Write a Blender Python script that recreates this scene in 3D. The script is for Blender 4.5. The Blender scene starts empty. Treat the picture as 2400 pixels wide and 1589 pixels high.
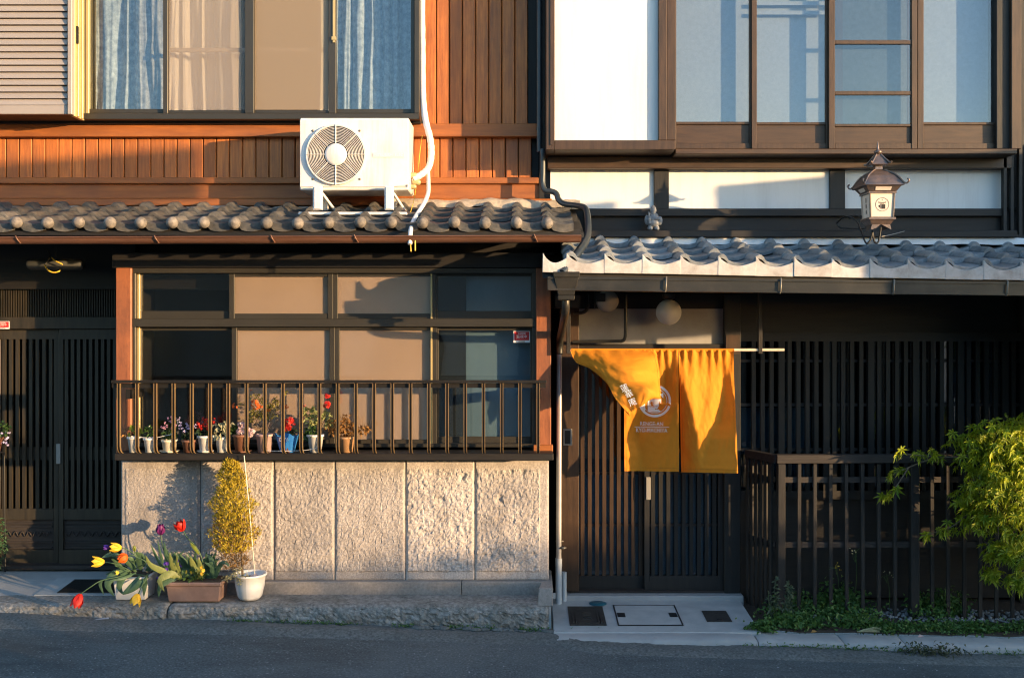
import bpy, bmesh, math, random
from mathutils import Vector, Matrix, noise

# ------------------------------------------------------------------ camera, sky, sun, exposure
scene = bpy.context.scene
COL = scene.collection
F_PX, DIST, VPX, VPY, EYE = 2333.0, 7.0, 1235.0, 775.0, 1.75   # photo is 2400 x 1589 px
cam_d = bpy.data.cameras.new('camera')
cam_d.sensor_width = 36.0
cam_d.lens = 36.0 * F_PX / 2400.0
cam_d.shift_x = (1200.0 - VPX) / 2400.0
cam_d.shift_y = (VPY - 794.5) / 2400.0
cam_d.clip_end = 1500.0
cam = bpy.data.objects.new('camera', cam_d)
COL.objects.link(cam)
cam.location = (0.0, -DIST, EYE)
cam.rotation_euler = (math.radians(90), 0, 0)
scene.camera = cam

SUN_AZ, SUN_EL = 60.5, 5.5          # degrees to the right of the facade normal, above the horizon
a, e = math.radians(SUN_AZ), math.radians(SUN_EL)
SUN = Vector((math.sin(a) * math.cos(e), -math.cos(a) * math.cos(e), math.sin(e)))
world = bpy.data.worlds.new('World')
scene.world = world
world.use_nodes = True
wn = world.node_tree
bg = wn.nodes['Background']
sky = wn.nodes.new('ShaderNodeTexSky')
sky.sky_type = 'NISHITA'
sky.sun_disc = False
sky.sun_elevation = math.radians(SUN_EL)
sky.sun_rotation = math.atan2(SUN.x, SUN.y)
sky.air_density = 1.0
sky.dust_density = 0.6
sky.ozone_density = 2.3
wn.links.new(sky.outputs[0], bg.inputs[0])
bg.inputs[1].default_value = 0.15
sun_d = bpy.data.lights.new('sun', 'SUN')
sun_d.energy = 2.1
sun_d.angle = math.radians(0.5)
sun_d.color = (1.0, 0.66, 0.34)
sun = bpy.data.objects.new('sun', sun_d)
COL.objects.link(sun)
sun.rotation_euler = SUN.to_track_quat('Z', 'Y').to_euler()
sun.location = (6, -6, 5)
scene.view_settings.view_transform = 'Standard'
scene.view_settings.look = 'None'
scene.view_settings.exposure = 2.42
scene.view_settings.gamma = 1.0
scene.render.engine = 'CYCLES'
scene.cycles.use_denoising = True
scene.cycles.pixel_filter_type = 'BLACKMAN_HARRIS'
scene.cycles.filter_width = 1.15
scene.cycles.max_bounces = 8
scene.cycles.transparent_max_bounces = 12
scene.cycles.caustics_reflective = False
scene.cycles.caustics_refractive = False

rnd = random.Random(11)

# ------------------------------------------------------------------ helpers
def W(px, py, Y):
    """point on the plane Y that stands at pixel (px, py) of the photograph"""
    d = DIST + Y
    return Vector(((px - VPX) * d / F_PX, Y, EYE - (py - VPY) * d / F_PX))
def WX(px, Y): return (px - VPX) * (DIST + Y) / F_PX
def WZ(py, Y): return EYE - (py - VPY) * (DIST + Y) / F_PX

WLOC = {}
class MB:
    def __init__(s):
        s.v = []; s.f = []; s.m = []; s.s = []; s.cur = 0
    def add(s, vs, fs, smooth=False):
        o = len(s.v)
        s.v.extend([tuple(p) for p in vs])
        for f in fs:
            s.f.append([i + o for i in f]); s.m.append(s.cur); s.s.append(smooth)
        return s
    def hexa(s, p):   # 4 front corners (ccw seen from the front: bl br tr tl), 4 back corners
        return s.add(p, [(0,1,2,3), (5,4,7,6), (1,5,6,2), (4,0,3,7), (3,2,6,7), (4,5,1,0)])
    def box(s, x0, y0, z0, x1, y1, z1):
        return s.hexa([(x0,y0,z0),(x1,y0,z0),(x1,y0,z1),(x0,y0,z1),(x0,y1,z0),(x1,y1,z0),(x1,y1,z1),(x0,y1,z1)])
    def pb(s, x0, y0, x1, y1, Y, dep):
        p, q = W(x0, y1, Y), W(x1, y0, Y)
        return s.box(p.x, Y, p.z, q.x, Y + dep, q.z)
    def pq(s, tl, tr, br, bl, Y, dep):
        f = [W(*bl, Y), W(*br, Y), W(*tr, Y), W(*tl, Y)]
        return s.hexa(f + [Vector((p.x, p.y + dep, p.z)) for p in f])
    def prism(s, pts, Y, dep):      # polygon of (x,z), ccw seen from the front
        n = len(pts)
        s.add([(x, Y, z) for x, z in pts] + [(x, Y + dep, z) for x, z in pts],
              [tuple(range(n)), tuple(range(2*n-1, n-1, -1))] + [(i, i+n, (i+1) % n + n, (i+1) % n) for i in range(n)])
        return s
    def tube(s, pts, r, n=8, caps=True, smooth=True):
        pts = [Vector(p) for p in pts]
        rs = r if isinstance(r, (list, tuple)) else [r] * len(pts)
        vs = []; fs = []
        up = None
        for i, p in enumerate(pts):
            t = (pts[min(i+1, len(pts)-1)] - pts[max(i-1, 0)])
            if t.length < 1e-9: t = Vector((0, 0, 1))
            t.normalize()
            if up is None:
                up = Vector((0, 0, 1)) if abs(t.z) < .9 else Vector((1, 0, 0))
            u = t.cross(up).normalized(); w = u.cross(t).normalized(); up = w
            for k in range(n):
                an = 2 * math.pi * k / n
                vs.append(p + (u * math.cos(an) + w * math.sin(an)) * rs[i])
        for i in range(len(pts) - 1):
            for k in range(n):
                fs.append((i*n+k, i*n+(k+1) % n, (i+1)*n+(k+1) % n, (i+1)*n+k))
        s.add(vs, fs, smooth)
        if caps:
            s.add(vs[:n], [tuple(range(n-1, -1, -1))]); s.add(vs[-n:], [tuple(range(n))])
        return s
    def lathe(s, prof, c, n=24, sx=1.0, sy=1.0, smooth=True, square=0.0):
        vs = []; fs = []
        for r, z in prof:
            for k in range(n):
                an = 2 * math.pi * k / n
                cx, cy = math.cos(an), math.sin(an)
                if square:
                    q = max(abs(cx), abs(cy)); g = 1 + square * (1/q - 1); cx *= g; cy *= g
                vs.append((c[0] + r*cx*sx, c[1] + r*cy*sy, c[2] + z))
        for i in range(len(prof) - 1):
            for k in range(n):
                fs.append((i*n+k, i*n+(k+1) % n, (i+1)*n+(k+1) % n, (i+1)*n+k))
        return s.add(vs, fs, smooth)
    def ball(s, c, r, n=12, m=8, sc=(1,1,1)):
        prof = [(r*math.sin(math.pi*i/m) if 0 < i < m else 1e-4, -r*math.cos(math.pi*i/m)) for i in range(m+1)]
        o = len(s.v)
        s.lathe(prof, (0,0,0), n)
        for i in range(o, len(s.v)):
            p = s.v[i]; s.v[i] = (c[0]+p[0]*sc[0], c[1]+p[1]*sc[1], c[2]+p[2]*sc[2])
        return s
    def mesh(s, name, mats, bevel=0.0):
        me = bpy.data.meshes.new(name)
        me.from_pydata(s.v, [], s.f)
        me.polygons.foreach_set('material_index', s.m)
        me.polygons.foreach_set('use_smooth', s.s)
        for m in (mats if isinstance(mats, (list, tuple)) else [mats]):
            me.materials.append(m)
        if bevel > 0:
            bm = bmesh.new(); bm.from_mesh(me)
            bmesh.ops.remove_doubles(bm, verts=bm.verts, dist=1e-6)
            ed = [x for x in bm.edges if len(x.link_faces) == 2 and x.calc_face_angle(0) > .5]
            bmesh.ops.bevel(bm, geom=ed, offset=bevel, segments=1, affect='EDGES', clamp_overlap=True)
            bm.to_mesh(me); bm.free()
        me.update()
        return me
    def build(s, name, mats, parent=None, bevel=0.0):
        return link(name, s.mesh(name, mats, bevel), parent)

def link(name, me, parent=None, loc=None, rot=None, scale=None):
    o = bpy.data.objects.new(name, me)
    COL.objects.link(o)
    L = Vector(loc) if loc is not None else Vector((0, 0, 0))
    o.location = L
    if rot is not None: o.rotation_euler = rot
    if scale is not None: o.scale = (scale,)*3 if isinstance(scale, (int, float)) else scale
    if parent is not None:
        o.parent = parent
        o.matrix_parent_inverse = Matrix.Translation(-WLOC[parent.name])
    WLOC[o.name] = L
    return o
def empty(name, loc, parent=None):
    o = link(name, None, parent, loc)
    o.empty_display_size = .1
    return o
def tag(o, label=None, cat=None, group=None, kind=None):
    if label: o['label'] = label
    if cat: o['category'] = cat
    if group: o['group'] = group
    if kind: o['kind'] = kind
    return o
def thing(name, loc, label, cat, group=None):
    return tag(empty(name, loc), label, cat, group)
def lerp(p, q, t): return p + (q - p) * t
def catmull(P, t):
    n = len(P) - 1
    x = min(max(t, 0), 1) * n; i = min(int(x), n - 1); f = x - i
    p0, p1, p2, p3 = P[max(i-1, 0)], P[i], P[i+1], P[min(i+2, n)]
    return .5 * ((2*p1) + (p2-p0)*f + (2*p0-5*p1+4*p2-p3)*f*f + (3*p1-p0-3*p2+p3)*f*f*f)
def smooth_path(pts, n):
    pts = [Vector(p) for p in pts]
    return [catmull(pts, i / n) for i in range(n + 1)]
def sstep(a, b, x):
    t = min(max((x - a) / (b - a), 0), 1)
    return t * t * (3 - 2 * t)
def fbm(x, y, z=0.0, o=4):
    return noise.fractal(Vector((x, y, z)), 1.0, 2.0, o)

TEXT = {}
def text_mesh(body):
    """flat mesh of a line of text, height about 1, centred on the origin in x"""
    cu = bpy.data.curves.new('lettering', 'FONT')
    cu.body = body; cu.align_x = 'CENTER'; cu.resolution_u = 3
    ob = bpy.data.objects.new('lettering', cu)
    COL.objects.link(ob)
    dg = bpy.context.evaluated_depsgraph_get()
    me = bpy.data.meshes.new_from_object(ob.evaluated_get(dg))
    vs = [(v.co.x, v.co.y) for v in me.vertices]; fs = [tuple(p.vertices) for p in me.polygons]
    bpy.data.objects.remove(ob); bpy.data.curves.remove(cu); bpy.data.meshes.remove(me)
    return vs, fs
for t in ('24時間', '監視中', '蓮', '華', '庵', 'RENGE-AN', 'KYO-MACHIYA', 'KYOTO', 'MACHIYA', 'MITSUBISHI ELEC', 'DIVA'):
    TEXT[t] = text_mesh(t)
def put_text(mb, body, fn, h, w=None):
    """fn(x, y) -> world point; letters are h high (w: squeeze to that width)"""
    vs, fs = TEXT[body]
    x0, x1 = min(v[0] for v in vs), max(v[0] for v in vs)
    y0, y1 = min(v[1] for v in vs), max(v[1] for v in vs)
    sy = h / (y1 - y0); sx = sy if w is None else w / (x1 - x0)
    mb.add([fn((v[0] - (x0+x1)/2) * sx, (v[1] - (y0+y1)/2) * sy) for v in vs], fs)

# ------------------------------------------------------------------ materials
MATS = {}
def mat(name, c1, c2=None, rough=.6, scale=6.0, stretch=(1,1,1), bump=0.0, bscale=None, metal=0.0, spec=.5,
        rand=0.0, dirt=None, dscale=1.5, damt=.6, coat=0.0, speck=None, trans=0.0, bdist=.01, detail=6.0, streak=None):
    m = bpy.data.materials.new(name); m.use_nodes = True
    nt = m.node_tree; N = nt.nodes; L = nt.links
    b = N['Principled BSDF']
    b.inputs['Roughness'].default_value = rough
    b.inputs['Metallic'].default_value = metal
    b.inputs['Specular IOR Level'].default_value = spec
    if coat: b.inputs['Coat Weight'].default_value = coat
    c2 = c2 or c1
    tc = N.new('ShaderNodeTexCoord'); oi = N.new('ShaderNodeObjectInfo')
    off = N.new('ShaderNodeVectorMath'); off.operation = 'MULTIPLY_ADD'
    cmb = N.new('ShaderNodeCombineXYZ')
    for k in range(3): L.new(oi.outputs['Random'], cmb.inputs[k])
    L.new(cmb.outputs[0], off.inputs[0]); off.inputs[1].default_value = (31, 17, 23)
    L.new(tc.outputs['Object'], off.inputs[2])
    mp = N.new('ShaderNodeVectorMath'); mp.operation = 'MULTIPLY'; mp.inputs[1].default_value = stretch
    L.new(off.outputs[0], mp.inputs[0])
    nz = N.new('ShaderNodeTexNoise'); nz.inputs['Scale'].default_value = scale; nz.inputs['Detail'].default_value = detail
    nz.inputs['Roughness'].default_value = .62
    L.new(mp.outputs[0], nz.inputs['Vector'])
    rp = N.new('ShaderNodeValToRGB')
    rp.color_ramp.elements[0].position = .3; rp.color_ramp.elements[0].color = (*c1, 1)
    rp.color_ramp.elements[1].position = .7; rp.color_ramp.elements[1].color = (*c2, 1)
    L.new(nz.outputs['Fac'], rp.inputs[0])
    out = rp.outputs[0]
    if dirt:
        n2 = N.new('ShaderNodeTexNoise'); n2.inputs['Scale'].default_value = dscale; n2.inputs['Detail'].default_value = 8
        n2.inputs['Roughness'].default_value = .7
        L.new(off.outputs[0], n2.inputs['Vector'])
        r2 = N.new('ShaderNodeMapRange'); r2.inputs[1].default_value = .45; r2.inputs[2].default_value = .75
        r2.inputs[3].default_value = 0; r2.inputs[4].default_value = damt
        L.new(n2.outputs['Fac'], r2.inputs[0])
        mx = N.new('ShaderNodeMix'); mx.data_type = 'RGBA'
        L.new(r2.outputs[0], mx.inputs['Factor']); L.new(out, mx.inputs['A']); mx.inputs['B'].default_value = (*dirt, 1)
        out = mx.outputs['Result']
    if streak:     # (colour, amount, stretch): run-off stains with a shape of their own
        sv = N.new('ShaderNodeVectorMath'); sv.operation = 'MULTIPLY'; sv.inputs[1].default_value = streak[2]
        L.new(off.outputs[0], sv.inputs[0])
        sn = N.new('ShaderNodeTexNoise'); sn.inputs['Scale'].default_value = 1.0; sn.inputs['Detail'].default_value = 9; sn.inputs['Roughness'].default_value = .68
        L.new(sv.outputs[0], sn.inputs['Vector'])
        sr = N.new('ShaderNodeMapRange'); sr.inputs[1].default_value = .48; sr.inputs[2].default_value = .72; sr.inputs[4].default_value = streak[1]
        L.new(sn.outputs['Fac'], sr.inputs[0])
        mx = N.new('ShaderNodeMix'); mx.data_type = 'RGBA'
        L.new(sr.outputs[0], mx.inputs['Factor']); L.new(out, mx.inputs['A']); mx.inputs['B'].default_value = (*streak[0], 1)
        out = mx.outputs['Result']
    if speck:      # (colour, scale, threshold)
        vn = N.new('ShaderNodeTexNoise'); vn.inputs['Scale'].default_value = speck[1]; vn.inputs['Detail'].default_value = 2
        L.new(off.outputs[0], vn.inputs['Vector'])
        r3 = N.new('ShaderNodeMapRange'); r3.inputs[1].default_value = speck[2]; r3.inputs[2].default_value = speck[2] + .08
        L.new(vn.outputs['Fac'], r3.inputs[0])
        mx = N.new('ShaderNodeMix'); mx.data_type = 'RGBA'
        L.new(r3.outputs[0], mx.inputs['Factor']); L.new(out, mx.inputs['A']); mx.inputs['B'].default_value = (*speck[0], 1)
        out = mx.outputs['Result']
    if rand:
        hs = N.new('ShaderNodeHueSaturation'); mr = N.new('ShaderNodeMapRange')
        mr.inputs[3].default_value = 1 - rand; mr.inputs[4].default_value = 1 + rand
        L.new(oi.outputs['Random'], mr.inputs[0]); L.new(mr.outputs[0], hs.inputs['Value']); L.new(out, hs.inputs['Color'])
        out = hs.outputs[0]
    L.new(out, b.inputs['Base Color'])
    if bump:
        bp = N.new('ShaderNodeBump'); bp.inputs['Strength'].default_value = bump; bp.inputs['Distance'].default_value = bdist
        if bscale:
            n4 = N.new('ShaderNodeTexNoise'); n4.inputs['Scale'].default_value = bscale; n4.inputs['Detail'].default_value = 5
            L.new(mp.outputs[0], n4.inputs['Vector']); L.new(n4.outputs['Fac'], bp.inputs['Height'])
        else:
            L.new(nz.outputs['Fac'], bp.inputs['Height'])
        L.new(bp.outputs[0], b.inputs['Normal'])
    if trans:      # thin translucent sheet (leaves, cloth, paper)
        tr = N.new('ShaderNodeBsdfTranslucent'); ms = N.new('ShaderNodeMixShader'); ms.inputs[0].default_value = trans
        L.new(out, tr.inputs[0]); L.new(b.outputs[0], ms.inputs[1]); L.new(tr.outputs[0], ms.inputs[2])
        L.new(ms.outputs[0], N['Material Output'].inputs[0])
    MATS[name] = m
    return m
def glass_mat(name, ior=1.5, tint=(.9,.95,.95), rough=0.0, wav=0.0, refl=1.0):
    m = bpy.data.materials.new(name); m.use_nodes = True
    nt = m.node_tree; N = nt.nodes; L = nt.links
    N.remove(N['Principled BSDF'])
    t = N.new('ShaderNodeBsdfTransparent'); t.inputs[0].default_value = (*tint, 1)
    g = N.new('ShaderNodeBsdfGlossy'); g.inputs['Roughness'].default_value = rough; g.inputs[0].default_value = (refl, refl, refl, 1)
    # Schlick reflectance that is the same from both sides of the pane
    ge = N.new('ShaderNodeNewGeometry'); dt = N.new('ShaderNodeVectorMath'); dt.operation = 'DOT_PRODUCT'
    L.new(ge.outputs['Incoming'], dt.inputs[0]); L.new(ge.outputs['Normal'], dt.inputs[1])
    ab = N.new('ShaderNodeMath'); ab.operation = 'ABSOLUTE'; L.new(dt.outputs['Value'], ab.inputs[0])
    om = N.new('ShaderNodeMath'); om.operation = 'SUBTRACT'; om.inputs[0].default_value = 1; L.new(ab.outputs[0], om.inputs[1])
    pw_ = N.new('ShaderNodeMath'); pw_.operation = 'POWER'; pw_.inputs[1].default_value = 5; L.new(om.outputs[0], pw_.inputs[0])
    f = N.new('ShaderNodeMapRange'); f.inputs[3].default_value = ior; f.inputs[4].default_value = 1.0; L.new(pw_.outputs[0], f.inputs[0])
    if wav:
        nz = N.new('ShaderNodeTexNoise'); nz.inputs['Scale'].default_value = 2.0
        tc = N.new('ShaderNodeTexCoord'); L.new(tc.outputs['Object'], nz.inputs['Vector'])
        bp = N.new('ShaderNodeBump'); bp.inputs['Strength'].default_value = wav; bp.inputs['Distance'].default_value = .05
        L.new(nz.outputs['Fac'], bp.inputs['Height']); L.new(bp.outputs[0], g.inputs['Normal'])
    mx = N.new('ShaderNodeMixShader')
    L.new(f.outputs[0], mx.inputs[0]); L.new(t.outputs[0], mx.inputs[1]); L.new(g.outputs[0], mx.inputs[2])
    L.new(mx.outputs[0], N['Material Output'].inputs[0])
    MATS[name] = m
    return m
def screen_mat(name, col, cover):
    """fine insect mesh, too fine to see: part diffuse threads, part holes"""
    m = bpy.data.materials.new(name); m.use_nodes = True
    nt = m.node_tree; N = nt.nodes; L = nt.links
    b = N['Principled BSDF']; b.inputs['Base Color'].default_value = (*col, 1); b.inputs['Roughness'].default_value = .5
    t = N.new('ShaderNodeBsdfTransparent'); mx = N.new('ShaderNodeMixShader'); mx.inputs[0].default_value = cover
    L.new(t.outputs[0], mx.inputs[1]); L.new(b.outputs[0], mx.inputs[2])
    L.new(mx.outputs[0], N['Material Output'].inputs[0])
    MATS[name] = m
    return m

RED = mat('red_stained_plank', (.33,.098,.022), (.56,.185,.042), .55, 9, (7,7,.5), .2, rand=.18, dirt=(.14,.05,.03), damt=.5, dscale=2.5, streak=((.13,.05,.03), .5, (30,30,1.5)))
REDH = mat('red_stained_beam', (.24,.075,.018), (.38,.125,.028), .55, 5, (.7,6,6), .15, dirt=(.09,.045,.035), damt=.45)
REDP = mat('red_stained_post', (.20,.068,.03), (.36,.125,.05), .5, 5, (7,7,.8), .15, dirt=(.06,.03,.025), damt=.6, dscale=4)
DARK = mat('dark_wood', (.007,.0066,.006), (.020,.0175,.015), .6, 6, (5,5,.6), .2, rand=.15)
DARKH = mat('dark_wood_beam', (.006,.005,.0045), (.015,.0115,.009), .6, 6, (.6,5,5), .2, rand=.15)
BROWN = mat('brown_window_wood', (.030,.016,.008), (.068,.036,.017), .5, 6, (5,5,.7), .12)
BROWNH = mat('brown_window_rail', (.030,.016,.008), (.068,.036,.017), .5, 6, (.7,5,5), .12)
WEATH = mat('weathered_dark_wood', (.009,.0082,.0075), (.026,.0215,.019), .7, 7, (6,6,.7), .25, rand=.2)
WEATHH = mat('weathered_dark_rail', (.014,.011,.010), (.040,.031,.026), .7, 7, (.7,6,6), .25)
DOORW = mat('left_door_wood', (.016,.013,.008), (.040,.031,.018), .55, 6, (6,6,.7), .15, rand=.1)
BRONZE = mat('bronze_aluminium', (.045,.040,.032), (.055,.050,.040), .38, 3, metal=.35, dirt=(.05,.045,.04), damt=.4)
GREYAL = mat('grey_aluminium', (.13,.12,.10), (.17,.155,.13), .4, 3, metal=.3, dirt=(.08,.07,.06), damt=.4)
SLATM = mat('beige_shutter_metal', (.29,.255,.235), (.34,.30,.275), .42, 3, dirt=(.22,.195,.18), damt=.4)
GOLDAL = mat('gold_and_sunlit_metal', (.46,.36,.17), (.54,.43,.20), .38, 3, metal=.25)  # on tracks, jambs and box side the gold is sunlight put into the colour
PLAST = mat('white_plaster', (.72,.72,.72), (.80,.80,.79), .85, 3, dirt=(.58,.58,.57), damt=.45, streak=((.42,.41,.39), .30, (9,9,.9)), bump=.05, bscale=60)
PLASTG = mat('grey_plaster', (.34,.33,.32), (.42,.41,.40), .85, 4, dirt=(.22,.21,.20), damt=.5, bump=.05, bscale=60)
TILE = mat('smoked_clay_tile', (.034,.037,.040), (.092,.092,.090), .45, 30, rand=.32, dirt=(.22,.19,.155), damt=.7, dscale=8, bump=.3, bscale=70, bdist=.003)
TILER = mat('blue_grey_tile', (.12,.14,.155), (.25,.27,.285), .45, 30, rand=.25, dirt=(.27,.25,.23), damt=.6, dscale=8, bump=.3, bscale=70, bdist=.003)
TILEW = mat('white_eave_tile', (.42,.415,.41), (.56,.55,.54), .75, 14, dirt=(.22,.17,.13), damt=.75, dscale=9, rand=.10)
BALLM = mat('weathered_tile_ball', (.075,.068,.062), (.25,.22,.19), .7, 38, rand=.25, dirt=(.09,.085,.08), damt=.8, dscale=22, bump=.4, bdist=.004)
MORTAR = mat('old_mortar', (.30,.25,.19), (.50,.42,.33), .9, 20, bump=.5, bscale=45)
STONE = mat('pale_granite', (.29,.26,.24), (.54,.49,.46), .85, 90, dirt=(.18,.165,.16), damt=.65, dscale=3.5, bump=.45, bscale=130, bdist=.005, rand=.18, streak=((.12,.105,.095), .55, (7,7,1.3)), speck=((.10,.09,.085), 260, .66))
STONE2 = mat('granite_plinth', (.22,.20,.185), (.34,.31,.285), .85, 60, dirt=(.14,.13,.12), damt=.5, dscale=6, bump=.3, bscale=150, bdist=.003, speck=((.08,.08,.08), 240, .64))
KERB = mat('dirty_kerb_granite', (.10,.10,.092), (.36,.35,.33), .9, 38, dirt=(.07,.072,.055), damt=.75, dscale=4, bump=.5, bscale=110, bdist=.005, speck=((.55,.53,.50), 190, .66))
CONC = mat('concrete', (.30,.31,.31), (.40,.40,.395), .85, 12, dirt=(.20,.21,.21), damt=.45, dscale=3, bump=.12, bscale=160, bdist=.003)
CONCP = mat('pale_concrete', (.33,.345,.345), (.44,.45,.445), .85, 9, dirt=(.34,.35,.35), damt=.5, dscale=4, bump=.08, bscale=160, bdist=.003)
CONCD = mat('dark_concrete', (.05,.058,.058), (.19,.20,.195), .88, 55, dirt=(.07,.075,.07), damt=.6, dscale=5, bump=.35, bscale=120, bdist=.004)
ASPH = mat('asphalt', (.032,.042,.046), (.145,.172,.178), .85, 75, dirt=(.16,.175,.175), damt=.6, dscale=.8, streak=((.03,.036,.038), .75, (.9,2.6,1)), bump=.9, bscale=110, bdist=.006, speck=((.30,.30,.29), 75, .66), detail=5)
SOIL = mat('soil', (.03,.02,.014), (.07,.05,.035), .95, 60, bump=.6)
IRON = mat('black_iron', (.012,.013,.014), (.02,.021,.022), .45, 10, metal=.3)
CASTI = mat('cast_iron_cover', (.035,.034,.032), (.06,.057,.052), .6, 40, metal=.3, bump=.2)
RAILM = mat('railing_lit_edge', (.20,.13,.06), (.26,.17,.08), .38, 6, metal=.3)  # sunlit bar edges, their light put into the colour
RAILD = mat('railing_dark', (.018,.016,.014), (.026,.023,.020), .4, 6, metal=.3)
COPG = mat('copper_brown_gutter', (.12,.055,.032), (.19,.09,.055), .4, 8, (.4,4,4), metal=.25, dirt=(.10,.06,.045), damt=.5)
DRKG = mat('dark_gutter', (.020,.021,.020), (.034,.034,.030), .38, 8, (.4,4,4), metal=.3, dirt=(.13,.11,.09), damt=.3, dscale=5)
PIPE = mat('navy_downpipe', (.025,.035,.045), (.04,.052,.062), .35, 6, metal=.2, dirt=(.10,.09,.08), damt=.25, dscale=6)
STEEL = mat('pale_steel_pipe', (.42,.40,.39), (.52,.50,.48), .32, 6, metal=.5)
PVC = mat('grey_plastic_pipe', (.42,.46,.48), (.50,.53,.55), .5, 6)
ACW = mat('white_enamel', (.70,.68,.67), (.76,.74,.73), .35, 3, coat=.15, dirt=(.58,.52,.45), damt=.45, dscale=5, streak=((.40,.33,.26), .45, (16,16,1.6)))
ACD = mat('fan_dark', (.02,.02,.02), None, .6)
ACP = mat('grey_name_plate', (.60,.60,.61), None, .35)
HOSE = mat('white_pipe_wrap', (.74,.70,.68), (.82,.78,.76), .55, 8, (1,1,8), bump=.3, dirt=(.60,.52,.44), damt=.35, dscale=8)
LTXT = mat('white_print', (.86,.85,.83), None, .6)
NOREN = mat('orange_cotton', (.62,.215,.007), (.70,.255,.010), .85, 160, trans=.05, bump=.1, bscale=420, bdist=.001)
WCURT = mat('white_curtain', (.68,.66,.63), (.78,.76,.73), .9, 60, trans=.2)
BCURT = mat('blue_lace_curtain', (.30,.32,.34), (.72,.73,.75), .9, 26, trans=.15, dirt=(.20,.22,.24), damt=.5, dscale=7)
PAPER = mat('shoji_paper', (.33,.33,.36), (.39,.39,.42), .9, 40)
FROST = mat('drawn_blind', (.70,.50,.39), (.80,.58,.46), .38, 2, dirt=(.58,.42,.33), damt=.4, bump=.15, bscale=300, bdist=.002)
ROOMD = mat('dark_room', (.02,.022,.024), None, .9)
GLASS = glass_mat('window_glass', .05)
GLASSL = glass_mat('dusty_window_glass', .11, (.86,.86,.84), rough=.10, wav=.06)
GLASSR = glass_mat('reflective_window_glass', .065, (.80,.85,.88), wav=.05)
GLASSD = glass_mat('old_door_glass', .08, (.5,.6,.66))
SCREEN = screen_mat('insect_screen', (.36,.30,.25), .36)
SCREEN2 = screen_mat('fine_insect_screen', (.32,.25,.18), .55)
LEAFG = mat('leaf_green', (.035,.085,.018), (.07,.14,.03), .5, 30, trans=.3, rand=.2)
LEAFY = mat('leaf_lime', (.16,.22,.03), (.26,.30,.05), .5, 30, trans=.35)
LEAFB = mat('leaf_bluegreen', (.05,.11,.06), (.09,.16,.08), .5, 30, trans=.25)
LEAFD = mat('leaf_dark', (.015,.035,.018), (.03,.06,.025), .5, 30, trans=.2)
LEAFC = mat('leaf_cream', (.40,.38,.20), (.60,.56,.36), .6, 30, trans=.3)
LEAFT = mat('leaf_dried', (.26,.12,.03), (.42,.22,.06), .7, 30, trans=.3)
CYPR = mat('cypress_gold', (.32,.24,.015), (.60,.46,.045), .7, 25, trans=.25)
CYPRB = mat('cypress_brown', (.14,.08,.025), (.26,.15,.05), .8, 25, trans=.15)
MAPLE = mat('maple_leaf', (.09,.21,.012), (.60,.60,.03), .5, 14, trans=.45, rand=.35)
BARK = mat('bark', (.10,.075,.05), (.18,.14,.10), .9, 20, (5,5,1), .4)
def flat(name, c, rough=.55, trans=.25): return mat(name, tuple(x*.85 for x in c), c, rough, 40, trans=trans)
FRED = flat('petal_red', (.62,.02,.01)); FORG = flat('petal_orange', (.80,.14,.01)); FYEL = flat('petal_yellow', (.85,.55,.04))
FPUR = flat('petal_purple', (.16,.015,.14)); FVIO = flat('petal_violet', (.14,.05,.40)); FLAV = flat('petal_lavender', (.58,.50,.78))
FPNK = flat('petal_pink', (.72,.36,.52)); FBLU = flat('petal_blush', (.80,.58,.60)); FWHT = flat('petal_white', (.8,.8,.78))
PWHT = mat('white_plastic_pot', (.70,.70,.70), (.77,.77,.76), .45, 6, dirt=(.55,.52,.48), damt=.4, dscale=8)
PCRM = mat('cream_pot', (.66,.60,.48), (.72,.66,.54), .5, 6, dirt=(.48,.42,.33), damt=.4, dscale=8)
PBRN = mat('brown_pot', (.16,.07,.045), (.22,.10,.06), .6, 8, dirt=(.3,.2,.15), damt=.3, dscale=10)
PMAU = mat('mauve_pot', (.42,.28,.26), (.50,.34,.31), .6, 8, dirt=(.34,.24,.21), damt=.4, dscale=8)
PGLD = mat('tan_pot', (.42,.24,.12), (.52,.30,.15), .55, 8)
PTER = mat('brown_planter', (.20,.125,.10), (.27,.17,.135), .7, 14, dirt=(.32,.25,.21), damt=.45, dscale=8)
PGRY = mat('pale_grey_stripe', (.52,.53,.52), (.58,.59,.58), .5, 8)
BLUEW = mat('blue_wrap', (.02,.13,.42), (.04,.22,.55), .25, 14, spec=.7)
STKR = mat('red_sticker', (.62,.02,.02), None, .4); STKW = mat('white_sticker', (.85,.85,.85), None, .4)
MILK = mat('milk_glass_globe', (.62,.61,.60), None, .3)
COPPER = mat('weathered_copper', (.12,.10,.095), (.30,.20,.15), .38, 18, metal=.65, dirt=(.10,.13,.15), damt=.5, dscale=12)
LPAPER = mat('lantern_panel', (.66,.56,.48), (.72,.62,.53), .7, 20)
INK = mat('black_ink', (.012,.012,.012), None, .7)
FIGUR = mat('grey_tile_clay', (.13,.14,.15), (.25,.26,.27), .5, 60)
TEAL = mat('teal_lid', (.01,.10,.14), None, .5)
CABLE = mat('yellow_cable', (.75,.48,.05), None, .5)
METER = mat('grey_meter', (.28,.27,.25), None, .4)
WEEDM = mat('weed_leaf', (.05,.12,.02), (.10,.20,.045), .55, 25, trans=.25)
CONIF = mat('conifer_green', (.02,.07,.03), (.05,.12,.05), .6, 25, trans=.15)
GRAVEL = mat('gravel', (.10,.11,.12), (.30,.31,.32), .9, 40, bump=.6, bscale=70)
HWALL = mat('opposite_wall', (.10,.085,.07), (.16,.135,.11), .85, 3)
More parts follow.
